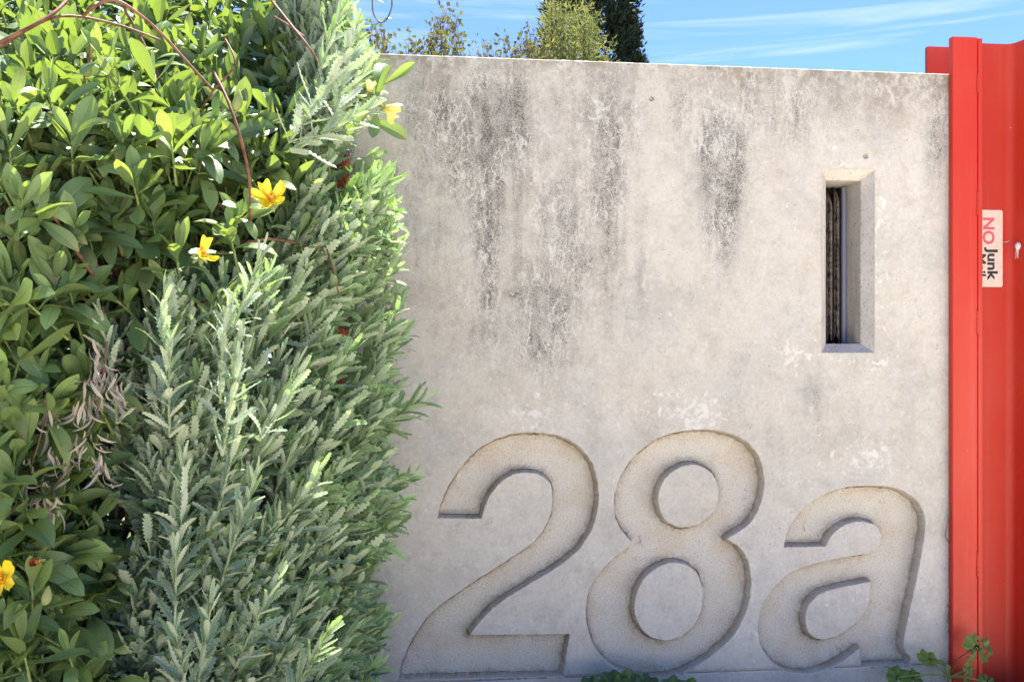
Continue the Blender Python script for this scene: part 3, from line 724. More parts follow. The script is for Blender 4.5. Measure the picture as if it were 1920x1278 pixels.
M_redstem = stem_mat('red_stem', (0.10, 0.035, 0.025), (0.22, 0.10, 0.06)); M_brown = stem_mat('brown_twig', (0.05, 0.035, 0.028), (0.13, 0.09, 0.07))
M_gstem = stem_mat('green_stem', (0.14, 0.20, 0.05), (0.20, 0.26, 0.09)); M_lstem = stem_mat('woolly_stem', (0.20, 0.27, 0.13), (0.30, 0.36, 0.20))

def leaf_var(rows, wfun, curl, fold, tint, dry=0.0, tooth=0.0, wave=0.0, cup=0.0, twist=0.0, seed=0):
    """unit leaf along +Y, normal +Z"""
    V, A, Bt, F_ = [], [], [], []
    for i in range(rows+1):
        t = i/rows; wv = wfun(t)
        if tooth and 0 < i < rows: wv *= (1+tooth*(1 if i % 2 else -1))
        ang = curl*t; y = (math.sin(ang)/curl if abs(curl) > 1e-3 else t)*1.0; z = -((1-math.cos(ang))/curl if abs(curl) > 1e-3 else 0)
        z += wave*math.sin(t*7+seed)
        tw = twist*t
        for s_ in (-1, -.5, 0, .5, 1):
            if tooth and abs(s_) == .5: continue
            x = s_*wv; zz = abs(x)*fold-(x*x)*cup
            lift = (0.10*(1 if i % 2 else -1)*tooth*wv if tooth and s_ else 0)
            V.append((x*math.cos(tw)-zz*math.sin(tw), y, z+zz*math.cos(tw)+x*math.sin(tw)+lift)); A.append((tint, abs(s_), t)); Bt.append((dry*max(0, (t-.5)*2 if dry < .9 else 1), 0, 0))
    nc = 3 if tooth else 5
    for i in range(rows):
        for j in range(nc-1): q = i*nc+j; F_.append((q, q+1, q+nc+1, q+nc))
    return np.array(V), np.array(F_), np.array(A), np.array(Bt)
def W_hib(w): return lambda t: w*(math.sin(math.pi*min(1, t**1.6*0.93+0.03))**0.85)*(1 if t < .97 else .5)+0.012*(1-t)
def W_lav(w): return lambda t: w*(0.30+0.70*math.sin(math.pi*(0.12+0.78*t**1.15)))*(1 if t < .96 else .55)*(0.6 if t < .06 else 1)
r_ = random.Random(3)
HV = [leaf_var(8, W_hib(r_.uniform(.118, .185)), r_.uniform(-.5, 1.5), r_.uniform(.1, .7), t, dry=(0.0 if k % 4 else .6), cup=r_.uniform(0, 1), twist=r_.uniform(-.4, .4), wave=r_.uniform(0, .012), seed=k) for k, t in enumerate(np.linspace(0, 1, 16))]
LV = [leaf_var(16, W_lav(r_.uniform(.078, .122)), r_.uniform(-.6, 1.0), r_.uniform(-.1, .6), t, tooth=.30, twist=r_.uniform(-.6, .6), wave=r_.uniform(0, .02), seed=k) for k, t in enumerate(np.linspace(0, 1, 16))]
def W_oval(w): return lambda t: w*math.sin(math.pi*min(1, t*.96+.03))**.7
BIG = [leaf_var(10, W_oval(.3), .5, .2, t, cup=.4, seed=k) for k, t in enumerate((.1, .3, .5, .8))]

class Fol:
    def __init__(s, variants): s.va = variants; s.vi = []; s.M = []; s.P = []
    def add(s, vi, p, d, n, L, wsc=1.0):
        d = d.normalized(); x = d.cross(n); 
        if x.length < 1e-4: x = d.orthogonal()
        x.normalize(); nn = x.cross(d)
        s.vi.append(vi); s.M.append(((x.x*L*wsc, d.x*L, nn.x*L), (x.y*L*wsc, d.y*L, nn.y*L), (x.z*L*wsc, d.z*L, nn.z*L))); s.P.append(tuple(p))
    def arrays(s): s.vi = np.array(s.vi); s.M = np.array(s.M); s.P = np.array(s.P)
    def joined(s, idx):
        Vs, Fs, As, Bs = [], [], [], []; base = 0
        for k, (v, f, a, b) in enumerate(s.va):
            q = idx[s.vi[idx] == k]
            if not len(q): continue
            W = np.einsum('nij,vj->nvi', s.M[q], v)+s.P[q][:, None, :]
            n = len(v); Vs.append(W.reshape(-1, 3)); Fs.append((f[None]+np.arange(len(q))[:, None, None]*n+base).reshape(-1, f.shape[1])); As.append(np.tile(a, (len(q), 1))); Bs.append(np.tile(b, (len(q), 1)))
            base += n*len(q)
        return np.concatenate(Vs), np.concatenate(Fs), np.concatenate(As), np.concatenate(Bs)
CELL = 5
def vis_select(fols, top=300):
    """scores leaves by how many coarse cells of the view they are in front in"""
    data = []
    W_, H_ = 1920//CELL, 1278//CELL; zb = np.full(W_*H_, 1e9)
    for f in fols:
        ts = np.linspace(.08, .95, 9); ss = (-.09, 0, .09)
        q = np.array([(s_, t, 0) for t in ts for s_ in ss])
        W = np.einsum('nij,vj->nvi', f.M, q)+f.P[:, None, :]
        R = W-np.array(CAM); dep = R@np.array(FW); u = (R@np.array(RT))/dep*F+960; v = HOR-R[..., 2]/dep*F
        ok = (dep > .05) & (u >= 0) & (u < 1920) & (v >= 0) & (v < 1275)
        ci = np.where(ok, (v//CELL).astype(int).clip(0, H_-1)*W_+(u//CELL).astype(int).clip(0, W_-1), 0)
        np.minimum.at(zb, ci[ok], dep[ok]); data.append((ci, dep, ok))
    res = []
    for f, (ci, dep, ok) in zip(fols, data):
        sc_ = ((dep <= zb[ci]+0.012) & ok).sum(1)*np.linalg.norm(f.M[:, :, 1], axis=1)/dep.mean(1)
        order = np.argsort(-sc_); res.append((order[:top][sc_[order[:top]] > 0], sc_))
    return res
def emit(f, name, mat, parent, sel, stuffname='foliage'):
    mes = {}
    for i in sel:
        k = int(f.vi[i])
        if k not in mes:
            v, fc, a, b = f.va[k]; me = mesh_np(name, v, fc, {'lf': a, 'lh': b}); me.materials.append(mat); me.shade_smooth(); mes[k] = me
        o = bpy.data.objects.new(name, mes[k]); M4 = Matrix([list(f.M[i][r])+[f.P[i][r]] for r in range(3)]+[[0, 0, 0, 1]])
        o.parent = parent; o.matrix_parent_inverse = Matrix.Translation(-parent.location); o.matrix_basis = M4; C.objects.link(o)
    rest = np.setdiff1d(np.arange(len(f.vi)), sel)
    if len(rest):
        V, Fc, A, Bt = f.joined(rest); me = mesh_np(stuffname, V, Fc, {'lf': A, 'lh': Bt})
        o = link(stuffname, me, mat, parent); o['kind'] = 'stuff'

def rv(s=1.0): return Vector((rnd.gauss(0, s), rnd.gauss(0, s), rnd.gauss(0, s)))
TOC = -FW
# ------------------------------------------------------------------ guinea flower vine
hib_root = empty('guinea_flower_vine', atT(150, 1420, 1.1)); hib_root.location.z = 0
tag(hib_root, 'glossy green climbing vine with yellow flowers and reddish stems filling the upper left', 'climbing plant')
hf = Fol(HV); hst = TB(); hgs = TB()
def rosette(p, axis, n, L, bright, spread=1.0, stem=0.05):
    axis = axis.normalized(); o1 = axis.orthogonal().normalized(); o2 = axis.cross(o1); ph = rnd.uniform(0, 6.28)
    for i in range(n):
        f = i/max(1, n-1)                      # 0 outer/old, 1 inner/young
        a = ph+i*2.4; rad = o1*math.cos(a)+o2*math.sin(a)
        el = math.radians(78-62*f**0.9)*spread
        d = axis*math.cos(el)+rad*math.sin(el)+Vector((0, 0, -0.10*(1-f)))+rv(.10)
        l = L*(1.0-.45*f**1.5)*rnd.uniform(.8, 1.15)
        tn = min(15, max(0, int((bright*.75+.35*f+rnd.gauss(0, .13))*15)))
        base = p-axis*(0.030*(1-f)*L/.06)
        hf.add(tn, base, d, axis*math.sin(el)-rad*math.cos(el)+rv(.12) if True else axis, l)
    hgs.tube([p-axis*stem, p-axis*stem*.5, p+axis*.002], 0.0017, 0.0010, 5)
def h_t(px, py):
    t = 0.98+0.34*max(0, px)/650
    if py < 250: t += 0.30*((250-py)/250)**1.3
    if px < 0: t += 0.0006*(-px)
    return t
def h_in(px, py):
    if px > 655 or py < -260 or py > 1480: return 0
    if py < 20: lim = 600
    elif py < 330: lim = 640-abs(py-200)*.1
    elif py < 470: lim = 655-(py-330)*.15
    elif py < 600: lim = 640-(py-470)*2.1
    elif py < 680: lim = 240
    else: lim = 190+25*math.sin(py/70)
    if py > 930: lim = 200+30*math.sin(py/40)
    if px > lim: return 0
    # open dark pockets
    for cx, cy, r in ((110, 640, 60), (225, 930, 75), (60, 480, 40), (150, 600, 45), (90,880,50)):
        if math.hypot(px-cx, (py-cy)*.8) < r: return 0.12
    return 1
cnt = 0
while cnt < 3100:
    px, py = rnd.uniform(-420, 655), rnd.uniform(-260, 1480); 
    layer = rnd.random()
    if 588 < px and 200 < py < 400: continue
    if rnd.random() > h_in(px, py) and not (layer > .80 and px < 620 and h_in(px, py) > 0): continue
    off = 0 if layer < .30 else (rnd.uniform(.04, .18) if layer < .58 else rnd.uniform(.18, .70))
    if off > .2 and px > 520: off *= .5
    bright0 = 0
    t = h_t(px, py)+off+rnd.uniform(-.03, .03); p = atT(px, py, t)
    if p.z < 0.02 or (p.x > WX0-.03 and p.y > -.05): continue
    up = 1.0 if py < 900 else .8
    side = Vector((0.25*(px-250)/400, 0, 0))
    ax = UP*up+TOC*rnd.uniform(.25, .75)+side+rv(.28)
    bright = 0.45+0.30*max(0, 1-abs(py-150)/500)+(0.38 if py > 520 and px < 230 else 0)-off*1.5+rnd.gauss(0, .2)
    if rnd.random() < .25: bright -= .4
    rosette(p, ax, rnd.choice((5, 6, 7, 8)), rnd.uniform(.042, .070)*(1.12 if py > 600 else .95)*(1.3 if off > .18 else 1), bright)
    if rnd.random() < .25 and off < .2 and py < 600:
        q = p-ax.normalized()*.05; hst.tube(smooth_path([q+rv(.006), q-ax.normalized()*.05+rv(.015), q-ax.normalized()*.11+rv(.03)+FW*.03], 3), .0016, .0022, 5)
    cnt += 1
for i in range(150):
    lower = i < 75
    px, py = (rnd.uniform(-120, 225), rnd.uniform(520, 1330)) if lower else (rnd.uniform(-60, 560), rnd.uniform(20, 560))
    if h_in(px, py) < .5 or (px > 560-max(0, py-300)*.9): continue
    p = atT(px, py, h_t(px, py)-rnd.uniform(.015, .06)); ax = UP*rnd.uniform(.5, 1.1)+TOC*rnd.uniform(.5, 1.1)+rv(.3)
    rosette(p, ax, rnd.choice((6, 7, 8)), rnd.uniform(.055, .078), (.85 if lower else .6)+rnd.gauss(0, .2), stem=.07)
# the sprig that leans over the wall, with explicit leaves
def iv(dx, dy, dz=0.0): return (RT*dx+UP*dy-FW*dz)
sp = atT(703, 197, 1.20)
for (px, py, ex_, ey_, L, tn, dz) in ((706,178,718,108,.044,8,.1),(716,160,766,134,.036,14,.0),(700,195,735,150,.040,9,.5),(690,226,743,240,.044,8,.1),(706,205,704,252,.030,6,.2),(690,210,655,230,.034,11,.2),(684,188,652,170,.030,12,.0)):
    b = atT(px, py, 1.20); d = iv(ex_-px, -(ey_-py), 0).normalized()+TOC*dz
    hf.add(tn, b, d, TOC+UP*.4+rv(.15), L*1.35)
hgs.tube(smooth_path([atT(640, 262, 1.24), atT(668, 238, 1.21), atT(690, 212, 1.20), atT(706, 175, 1.20)], 5), .0016, .0011, 6)
# hand-placed clusters near the yellow flowers and the right flank
for (px, py, t, L, br) in ((610,440,1.24,.042,.9),(650,455,1.25,.036,.9),(560,440,1.2,.05,.6),(430,430,1.1,.055,.8),(455,395,1.12,.055,.7),(330,470,1.06,.055,.8),(400,565,1.07,.05,.8),(612,262,1.27,.036,.9),(250,340,1.03,.06,.8),(320,260,1.05,.06,.9),(215,150,1.05,.055,.9),(190,100,1.05,.05,1),(90,170,1.0,.055,.8),(60,1100,.97,.06,1),(40,1200,.95,.065,.9),(130,1230,.98,.05,.8),(90,1020,1.0,.05,.6),(70,690,.99,.06,.9),(60,560,.99,.05,.8),(30,760,.98,.06,.8),(150,780,1.02,.05,.9)):
    rosette(atT(px, py, t), UP+TOC*.5+rv(.2), 8, L, br)
# long reddish twining stems
for pts, r in (([(400,135,1.12),(425,185,1.10),(448,250,1.09),(465,320,1.09),(470,385,1.10),(468,430,1.12)],.0026),
               ([(508,0,1.2),(548,50,1.17),(580,90,1.16),(602,125,1.17)],.0022),([(513,31,1.2),(545,50,1.18),(571,70,1.17)],.0019),
               ([(0,80,1.02),(50,55,1.02),(100,25,1.04),(135,-10,1.07)],.0032),([(0,90,1.03),(70,45,1.03),(130,30,1.06),(215,45,1.1),(300,75,1.12)],.0022),
               ([(155,30,1.06),(185,8,1.05),(220,2,1.05),(262,28,1.07),(305,66,1.09),(345,110,1.10),(400,170,1.11)],.0026),
               ([(0,324,.98),(40,326,.98),(80,320,.98),(115,306,1.0),(142,284,1.02)],.0020),([(170,70,1.04),(168,110,1.03),(158,140,1.03),(160,195,1.04)],.0018),
               ([(450,460,1.12),(500,448,1.14),(560,456,1.18),(605,466,1.2),(640,455,1.24)],.0022),([(612,464,1.2),(620,490,1.19),(628,520,1.19),(634,548,1.2)],.0014),
               ([(250,590,1.12),(300,588,1.1),(350,575,1.08),(400,560,1.08)],.0024),([(420,70,1.15),(440,120,1.13),(400,170,1.13),(375,210,1.15)],.0017),
               ([(0,985,.99),(25,950,.99),(45,915,1.0),(60,880,1.02)],.0028),([(180,500,1.04),(170,560,1.05),(120,575,1.06),(60,560,1.06)],.0022),
               ([(20,470,1.0),(35,430,1.0),(50,400,1.02)],.0018),([(230,10,1.2),(300,150,1.2),(330,300,1.2),(300,430,1.22)],.0026)):
    one = TB(); one.tube(smooth_path([atT(p[0], p[1], p[2]+.02) for p in pts], 6), r*.75, r*.6, 7); one.build('vine_stem', M_redstem, hib_root)
# vine stems rooting to the ground
for i in range(9):
    px = rnd.uniform(-250, 300); tb_p = [atT(px+rnd.uniform(-60, 60), 250+rnd.uniform(-100, 200), 1.32), atT(px+30, 700, 1.38)]
    g = atT(px+20, 1300, 1.36); g.z = -0.02; hst.tube(smooth_path([g, atT(px-10, 1050, 1.38)]+tb_p[::-1], 6), .0026, .0016, 6)
# yellow flowers
m = N('yellow_petal'); A = m.attr('lf'); co = m.coord(); c = m.mix(m.ramp(m.noise(co, 60, 3), .3, .7), (0.82, 0.62, 0.02), (0.86, 0.72, 0.04))
p_ = m.prin(c, .5, .3, m.bump(m.noise(m.coord(scale=(1, .2, 1)), 300, 3), .3, .0008)); tr = m.n('ShaderNodeBsdfTranslucent'); tr.inputs[0].default_value = (0.9, 0.75, 0.05, 1); ms = m.n('ShaderNodeMixShader'); ms.inputs[0].default_value = .4
m.t.links.new(p_.outputs[0], ms.inputs[1]); m.t.links.new(tr.outputs[0], ms.inputs[2]); M_pet = m.done(ms)
m = N('pale_yellow_petal'); p_ = m.prin((0.84, 0.78, 0.25), .5, .3); tr = m.n('ShaderNodeBsdfTranslucent'); tr.inputs[0].default_value = (0.9, 0.85, 0.30, 1); ms = m.n('ShaderNodeMixShader'); ms.inputs[0].default_value = .45
m.t.links.new(p_.outputs[0], ms.inputs[1]); m.t.links.new(tr.outputs[0], ms.inputs[2]); M_pet2 = m.done(ms)
m = N('stamen'); M_stam = m.done(m.prin((0.72, 0.36, 0.02), .6, .3))
M_sep = leaf_mat('sepal', (0.20, 0.24, 0.08), (0.30, 0.34, 0.14), ((0.2, 0.3, 0.05), (0.3, 0.4, 0.1)), .5, .3)
def petal_mesh(seed):
    rr = random.Random(seed); V, F_ = [], []; n = 9; k = 7
    for i in range(n):
        t = i/(n-1)
        for j in range(k):
            s_ = j/(k-1)*2-1; wd = .36*math.sin(math.pi*(.10+.55*t))**1.1+.03
            y = t*(1-.13*(1-abs(s_))*(1 if t > .8 else 0)-.1*abs(s_)**3*t); z = .22*t*t-.05*math.cos(s_*3)+.05*math.sin(t*6+s_*4+seed)*t
            V.append((s_*wd*.62, y, z+s_*s_*.12*t))
    for i in range(n-1):
        for j in range(k-1): q = i*k+j; F_.append((q, q+1, q+k+1, q+k))
    return np.array(V), np.array(F_)
def flower(px, py, t, face, R_, mat, label, open_=1.0, npet=5, skip=()):
    c = atT(px, py, t); face = face.normalized(); o1 = face.orthogonal().normalized(); o2 = face.cross(o1); ph = rnd.uniform(0, 6)
    fo = TB(); fo.tube([c-face*.014, c-face*.006, c], .0016, .0024, 7)
    base = fo.build('flower', M_gstem, hib_root); base['label'] = label
    def sub(name, me, mt):
        o = bpy.data.objects.new(name, me); me.materials.append(mt); me.shade_smooth(); o.parent = base; o.matrix_parent_inverse = (Matrix.Translation(-hib_root.location) @ Matrix.Translation(Vector((0, 0, 0)))).inverted() @ Matrix.Translation(-hib_root.location); C.objects.link(o)
    for i in range(npet):
        if i in skip: continue
        a = ph+i*2*math.pi/npet+rnd.uniform(-.12, .12); rad = o1*math.cos(a)+o2*math.sin(a)
        d = (rad*open_+face*(1.25-open_)).normalized(); n_ = (face-d*face.dot(d)).normalized(); x = d.cross(n_)
        V, F_ = petal_mesh(i+int(px)); L = R_*rnd.uniform(.9, 1.1)
        W = V[:, [0]]*L*1.25*np.array(x)+V[:, [1]]*L*np.array(d)+V[:, [2]]*L*np.array(n_)+np.array(c); sub('petal', mesh_np('petal', W, F_), mat)
    for i in range(5):
        a = ph+.6+i*1.2566; rad = o1*math.cos(a)+o2*math.sin(a); d = (rad*open_-face*.15).normalized(); n_ = face; x = d.cross(n_).normalized(); n_ = x.cross(d)
        v, f, aa_, bb = leaf_var(5, lambda q: .26*math.sin(math.pi*min(1, q*.9+.1)), .3, .3, .6); L = R_*.62
        W = v[:, [0]]*L*np.array(x)+v[:, [1]]*L*np.array(d)+v[:, [2]]*L*np.array(n_)+np.array(c-face*.002); sub('sepal', mesh_np('sepal', W, f, {'lf': aa_, 'lh': bb}), M_sep)
    st = TB()
    for i in range(34):
        a = rnd.uniform(0, 6.28); rr = rnd.uniform(0, .0045)*R_/.022; q = c+(o1*math.cos(a)+o2*math.sin(a))*rr; e = q+face*rnd.uniform(.004, .008)*R_/.022+(o1*math.cos(a)+o2*math.sin(a))*rr*.9
        st.tube([q, (q+e)/2, e], .00035, .0007, 4)
    me = bpy.data.meshes.new('stamens'); me.from_pydata(st.V, [], [f if f[2] != f[3] else f[:3] for f in st.F]); sub('stamens', me, M_stam if mat is not M_pet2 else M_pet2)
flower(507, 374, 1.045, TOC+UP*.55+RT*.1, .0225, M_pet, 'open bright yellow flower beside the long red stem')
flower(378, 478, 1.02, TOC*.5+UP*.5+RT*.8, .019, M_pet, 'smaller yellow flower turned to the right, lower left of the open one', .9, 5, (1, 3))
flower(4, 1085, .93, TOC+UP*.2, .021, M_pet, 'yellow flower cut by the left edge of the photo')
flower(722, 203, 1.185, RT*1.0+FW*.3-UP*.5, .021, M_pet2, 'pale yellow flower hanging on the sprig in front of the wall', .75)
flower(694, 172, 1.195, RT*.1+UP*.6-FW*.3, .014, M_pet2, 'crumpled pale yellow flower behind the leaves of the sprig', .6)
m = N('withered_orange'); M_with = m.done(m.prin(m.mix(m.noise(m.coord(), 200, 3), (0.10, 0.02, 0.01), (0.55, 0.20, 0.08)), .6, .2))
flower(70, 1052, .955, TOC+UP*.1, .011, M_with, 'withered reddish brown flower in the lower left', .5)
# buds
for px, py, t, L in ((88,1115,.95,.017),(446,188,1.07,.020),(165,130,1.04,.015)):
    c = atT(px, py, t); bm = bmesh.new(); bmesh.ops.create_uvsphere(bm, u_segments=10, v_segments=8, radius=1)
    for v in bm.verts:
        k = (v.co.z+1)/2; r = .33*(1-.75*k**2); v.co = c+RT*v.co.x*r*L+FW*v.co.y*r*L+(UP*.95+RT*.15)*v.co.z*L*.6
    o = link('bud', bm_mesh('bud', bm), M_sep, hib_root)
    at = o.data.attributes.new('lf', 'FLOAT_COLOR', 'POINT')
hst.build('twigs', M_redstem, hib_root)['kind'] = 'stuff'; hgs.build('shoot_stems', M_gstem, hib_root)['kind'] = 'stuff'

# ------------------------------------------------------------------ lavender
lav_root = empty('lavender_bush', atT(430, 1400, 1.2)); lav_root.location.z = 0
tag(lav_root, 'grey green lavender bush with toothed leaves in front of the left part of the wall', 'bush')
lf = Fol(LV); lst = TB(); lbr = TB()
def lav_shoot(p, axis, L, leafL, tint, n=None, dens=1.0):
    """p = tip"""
    axis = axis.normalized(); bend = rv(.1); n = n or max(5, int(L/.0100))
    o1 = axis.orthogonal().normalized(); o2 = axis.cross(o1); ph = rnd.uniform(0, 6.28)
    path = []
    for i in range(n+1):
        f = i/n                                  # 0 tip -> 1 base
        path.append(p-axis*L*f+bend*L*.5*f*f+Vector((0, 0, -.18*L*f*f*0)))
    for i in range(n+1):
        f = i/n; a = ph+i*(math.pi/2); q = path[i]
        el = math.radians(7+44*f**.8)
        for s_ in (1, -1):
            rad = (o1*math.cos(a)+o2*math.sin(a))*s_
            d = axis*math.cos(el)+rad*math.sin(el)+rv(.13)
            l = leafL*(.55+.6*math.sin(min(1, f*1.6+.12)*1.6))*rnd.uniform(.75, 1.12)
            k = min(15, max(0, int((tint+.35*(1-f)-.25*f+rnd.gauss(0, .1))*15)))
            lf.add(k, q, d, axis*math.sin(el)*1.0-rad*math.cos(el)*1.0+rv(.15), l, 1.0)
            if rnd.random() < .3 and f > .35:      # small axillary leaf
                lf.add(k, q, d+rv(.35), axis-rad+rv(.2), l*.45, 1.1)
    lst.tube(path, .0013, .0019, 5)
R_EDGE = [(-250,600),(0,630),(60,655),(100,690),(150,690),(200,668),(290,690),(330,705),(380,735),(450,735),(560,752),(610,735),(660,748),(720,752),(800,772),(860,768),(900,765),(960,742),(1010,735),(1080,712),(1130,715),(1200,728),(1278,700),(1500,680)]
def redge(y):
    for (a, b), (c, d) in zip(R_EDGE, R_EDGE[1:]):
        if a <= y <= c: return b+(d-b)*(y-a)/(c-a)
    return 690
def l_left(py):
    if py < 300: return 585
    if py < 460: return 520+(460-py)*.3
    if py < 620: return 460-(py-460)*1.8
    if py < 900: return 190
    return 215
def l_t(px, py):
    R = redge(py); f = (R-px)/max(1, R-190)          # 0 at the right edge, 1 left
    t = 1.34-.27*math.sin(min(1, max(0, f)*1.15)*math.pi/2)
    if py < 520: t = max(t, 1.20+(520-py)*.00035)
    if px < 300: t += .00012*(300-px)
    return t
cnt = 0; tries = 0
while cnt < 1250 and tries < 60000:
    tries += 1
    py = rnd.uniform(-220, 1450); R = redge(py)-14; L0 = l_left(py)
    px = rnd.uniform(L0, R+12)
    if math.hypot(px-225, (py-950)*.8) < 60 and rnd.random() < .9: continue
    layer = rnd.random(); off = rnd.uniform(-.02, .02) if layer < .5 else (rnd.uniform(.03, .10) if layer < .8 else rnd.uniform(.1, .28))
    t = l_t(px, py)+off; p = atT(px, py, t)
    if p.z < 0.01 or p.y > -.012: continue
    if 612 < px < 686 and 222 < py < 395: continue
    f = min(1, max(0, (px-220)/500)); ang = math.radians(2+46*f+rnd.gauss(0, 9))
    if py > 1000: ang *= .85
    ax = iv(math.sin(ang), math.cos(ang), .35*(1-f)+.15+rnd.gauss(0, .12))
    # keep shoots that reach past the silhouette short
    if f > .55 and layer < .5 and rnd.random() < .28: p = p+iv(math.sin(ang), math.cos(ang))*rnd.uniform(.008, .026); ax = iv(math.sin(ang), math.cos(ang), .1)
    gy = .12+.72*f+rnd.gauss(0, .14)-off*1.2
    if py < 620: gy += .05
    lav_shoot(p, ax, rnd.uniform(.055, .10), rnd.uniform(.031, .047)*(1.0+.12*(1-f)), gy)
    cnt += 1
# the big blurred-looking silver shoot near the top and a few proud shoots
for (px, py, ang, L, ll, tn, t) in ((668,55,18,.09,.036,.1,1.06),(640,110,30,.10,.040,.05,1.04),(690,205,62,.10,.036,.1,1.05),(692,110,30,.06,.028,.5,1.2),(640,20,25,.07,.03,.6,1.15),
        (490,470,22,.10,.030,.35,1.03),(308,548,4,.12,.033,.15,1.0),(190,600,-8,.11,.032,.2,1.0),(320,640,8,.10,.03,.2,1.0),(430,570,15,.1,.03,.3,1.02),(705,330,35,.05,.028,.8,1.27),(720,375,35,.07,.028,.8,1.30),(745,500,48,.08,.028,.9,1.31),
        (455,760,14,.14,.036,.35,1.0),(345,870,6,.14,.038,.3,.98),(480,890,22,.13,.036,.35,1.0),(600,880,35,.12,.034,.45,1.06),(330,1030,4,.10,.036,.3,.97),(395,1130,10,.13,.038,.35,.96),(330,1180,-4,.11,.038,.25,.95),(520,1080,28,.12,.036,.4,1.0),(620,1180,32,.12,.034,.5,1.05),(450,640,12,.12,.034,.35,1.0),(560,700,30,.1,.033,.45,1.05)):
    a = math.radians(ang); t += .055 if py > 700 else 0
    lav_shoot(atT(px, py, t), iv(math.sin(a), math.cos(a), .2), L, ll, tn)
# woody branches inside
for i in range(60):
    px = rnd.uniform(215, 640); py = rnd.uniform(650, 1150); g = atT(420+rnd.gauss(0, 60), 1350, 1.22); g.z = -.02
    q = atT(px, py, l_t(px, py)+rnd.uniform(.05, .2)); mid = (g+q)/2+RT*rnd.uniform(-.03, .03); mid.z -= .02
    lbr.tube(smooth_path([g, mid, q], 6), .0038, .0014, 6)
for px in (215, 235, 262, 250): lbr.tube(smooth_path([atT(px, 860, 1.12), atT(px+3, 960, 1.13), atT(px-6, 1100, 1.15), atT(px+20, 1330, 1.17)], 5), .0022, .003, 6)
lst.build('shoot_stems', M_lstem, lav_root)['kind'] = 'stuff'; lbr.build('woody_stems', M_brown, lav_root)['kind'] = 'stuff'
# withered grey shoots
dead = Fol([leaf_var(6, lambda t: .07*math.sin(math.pi*(.1+.85*t)), c_, .4, .5, twist=.9) for c_ in (1.0, 1.8, 2.6, -1.2)])
for (px, py) in ((190,680),(165,745),(215,725),(180,850),(110,850),(75,910),(95,930),(60,900),(185,700),(150,800),(85,760)):
    p = atT(px, py, .985); 
    for i in range(14): dead.add(rnd.randrange(4), p+rv(.006)+UP*rnd.uniform(-.02, .02), Vector((rnd.gauss(0, .35), rnd.gauss(0, .3), -1)), rv(1), rnd.uniform(.018, .03), 1)
dead.arrays()
hf.arrays(); lf.arrays()
(selh, sh), (sell, sl_) = vis_select([hf, lf])
emit(hf, 'leaf', M_hib, hib_root, selh); emit(lf, 'leaf', M_lav, lav_root, sell)
emit(dead, 'withered_leaf', M_grey, lav_root, np.arange(0), 'withered_leaves')
tb = TB()
for pts in ([(200,640,.99),(195,700,.985),(180,780,.985),(150,830,.985)],[(85,740,.98),(80,800,.98),(60,870,.98)],[(0,990,.97),(40,930,.975),(70,880,.98)],[(150,860,.985),(120,890,.985),(95,920,.985)]): tb.tube(smooth_path([atT(*p) for p in pts], 5), .0015, .0009, 5)
tb.build('withered_stem', M_brown, lav_root)

# ------------------------------------------------------------------ hanging tendril with three leaves
ten = empty('hanging_tendril', atT(716, 45, 1.0)); tag(ten, 'thin looped tendril with small brown green leaves hanging against the sky', 'tendril')
tb = TB(); tb.tube(smooth_path([atT(*p) for p in ((700,-60,1.0),(698,0,1.0),(700,25,1.0),(710,40,1.0),(722,40,1.0),(732,22,1.0),(735,0,1.0),(732,-60,1.0))], 6), .0008, n=5); tb.build('stem', M_brown, ten)
tf_ = Fol(HV)
for (a, b, c, d, L, k) in ((715,41,692,50,.014,3),(718,40,732,27,.011,12),(734,10,736,-4,.010,9),(704,-4,712,2,.010,9)): tf_.add(k, atT(a, b, 1.0), iv(c-a, b-d), TOC+UP, L, 1.3)
tf_.arrays(); emit(tf_, 'leaf', M_hib, ten, np.arange(len(tf_.vi)))

# ------------------------------------------------------------------ weeds
m_ = leaf_mat('weed_leaf', (0.07, 0.15, 0.03), (0.16, 0.26, 0.05), ((0.10, 0.22, 0.02), (0.30, 0.45, 0.04)), .5, .4, rib=(0.25, 0.32, 0.12))
def round_leaf(R_, seed, holes_=0, tint=.5, gap=.5):
    rr = random.Random(seed); V, A, F_ = [(0, 0, 0)], [(tint, 0, 0)], []; n = 44; rings = 5
    for k in range(1, rings+1):
        for i in range(n):
            a = gap/2+(2*math.pi-gap)*i/(n-1)-math.pi/2; r = k/rings*R_*(1+(.09*math.sin(i*7*2*math.pi/n*1.0)+rr.uniform(-.02, .02))*(k/rings)**2)
            z = R_*(.10*math.sin(i*7*2*math.pi/n)*(k/rings)+.12*(k/rings)**2*math.sin(a*2+seed))
            V.append((r*math.cos(a), r*math.sin(a), z)); A.append((tint, abs(math.sin(i*7*math.pi/n)), k/rings))
    for i in range(n-1): F_.append((0, 1+i, 2+i))
    hs = [(rr.randrange(2, n-4), rr.randrange(1, rings-1), rr.randrange(1, 3)) for _ in range(holes_)]
    for k in range(rings-1):
        for i in range(n-1):
            if any(abs(i-a) <= c and k == b for a, b, c in hs): continue
            q = 1+k*n+i; F_.append((q, q+1, q+n+1, q+n))
    return V, F_, A
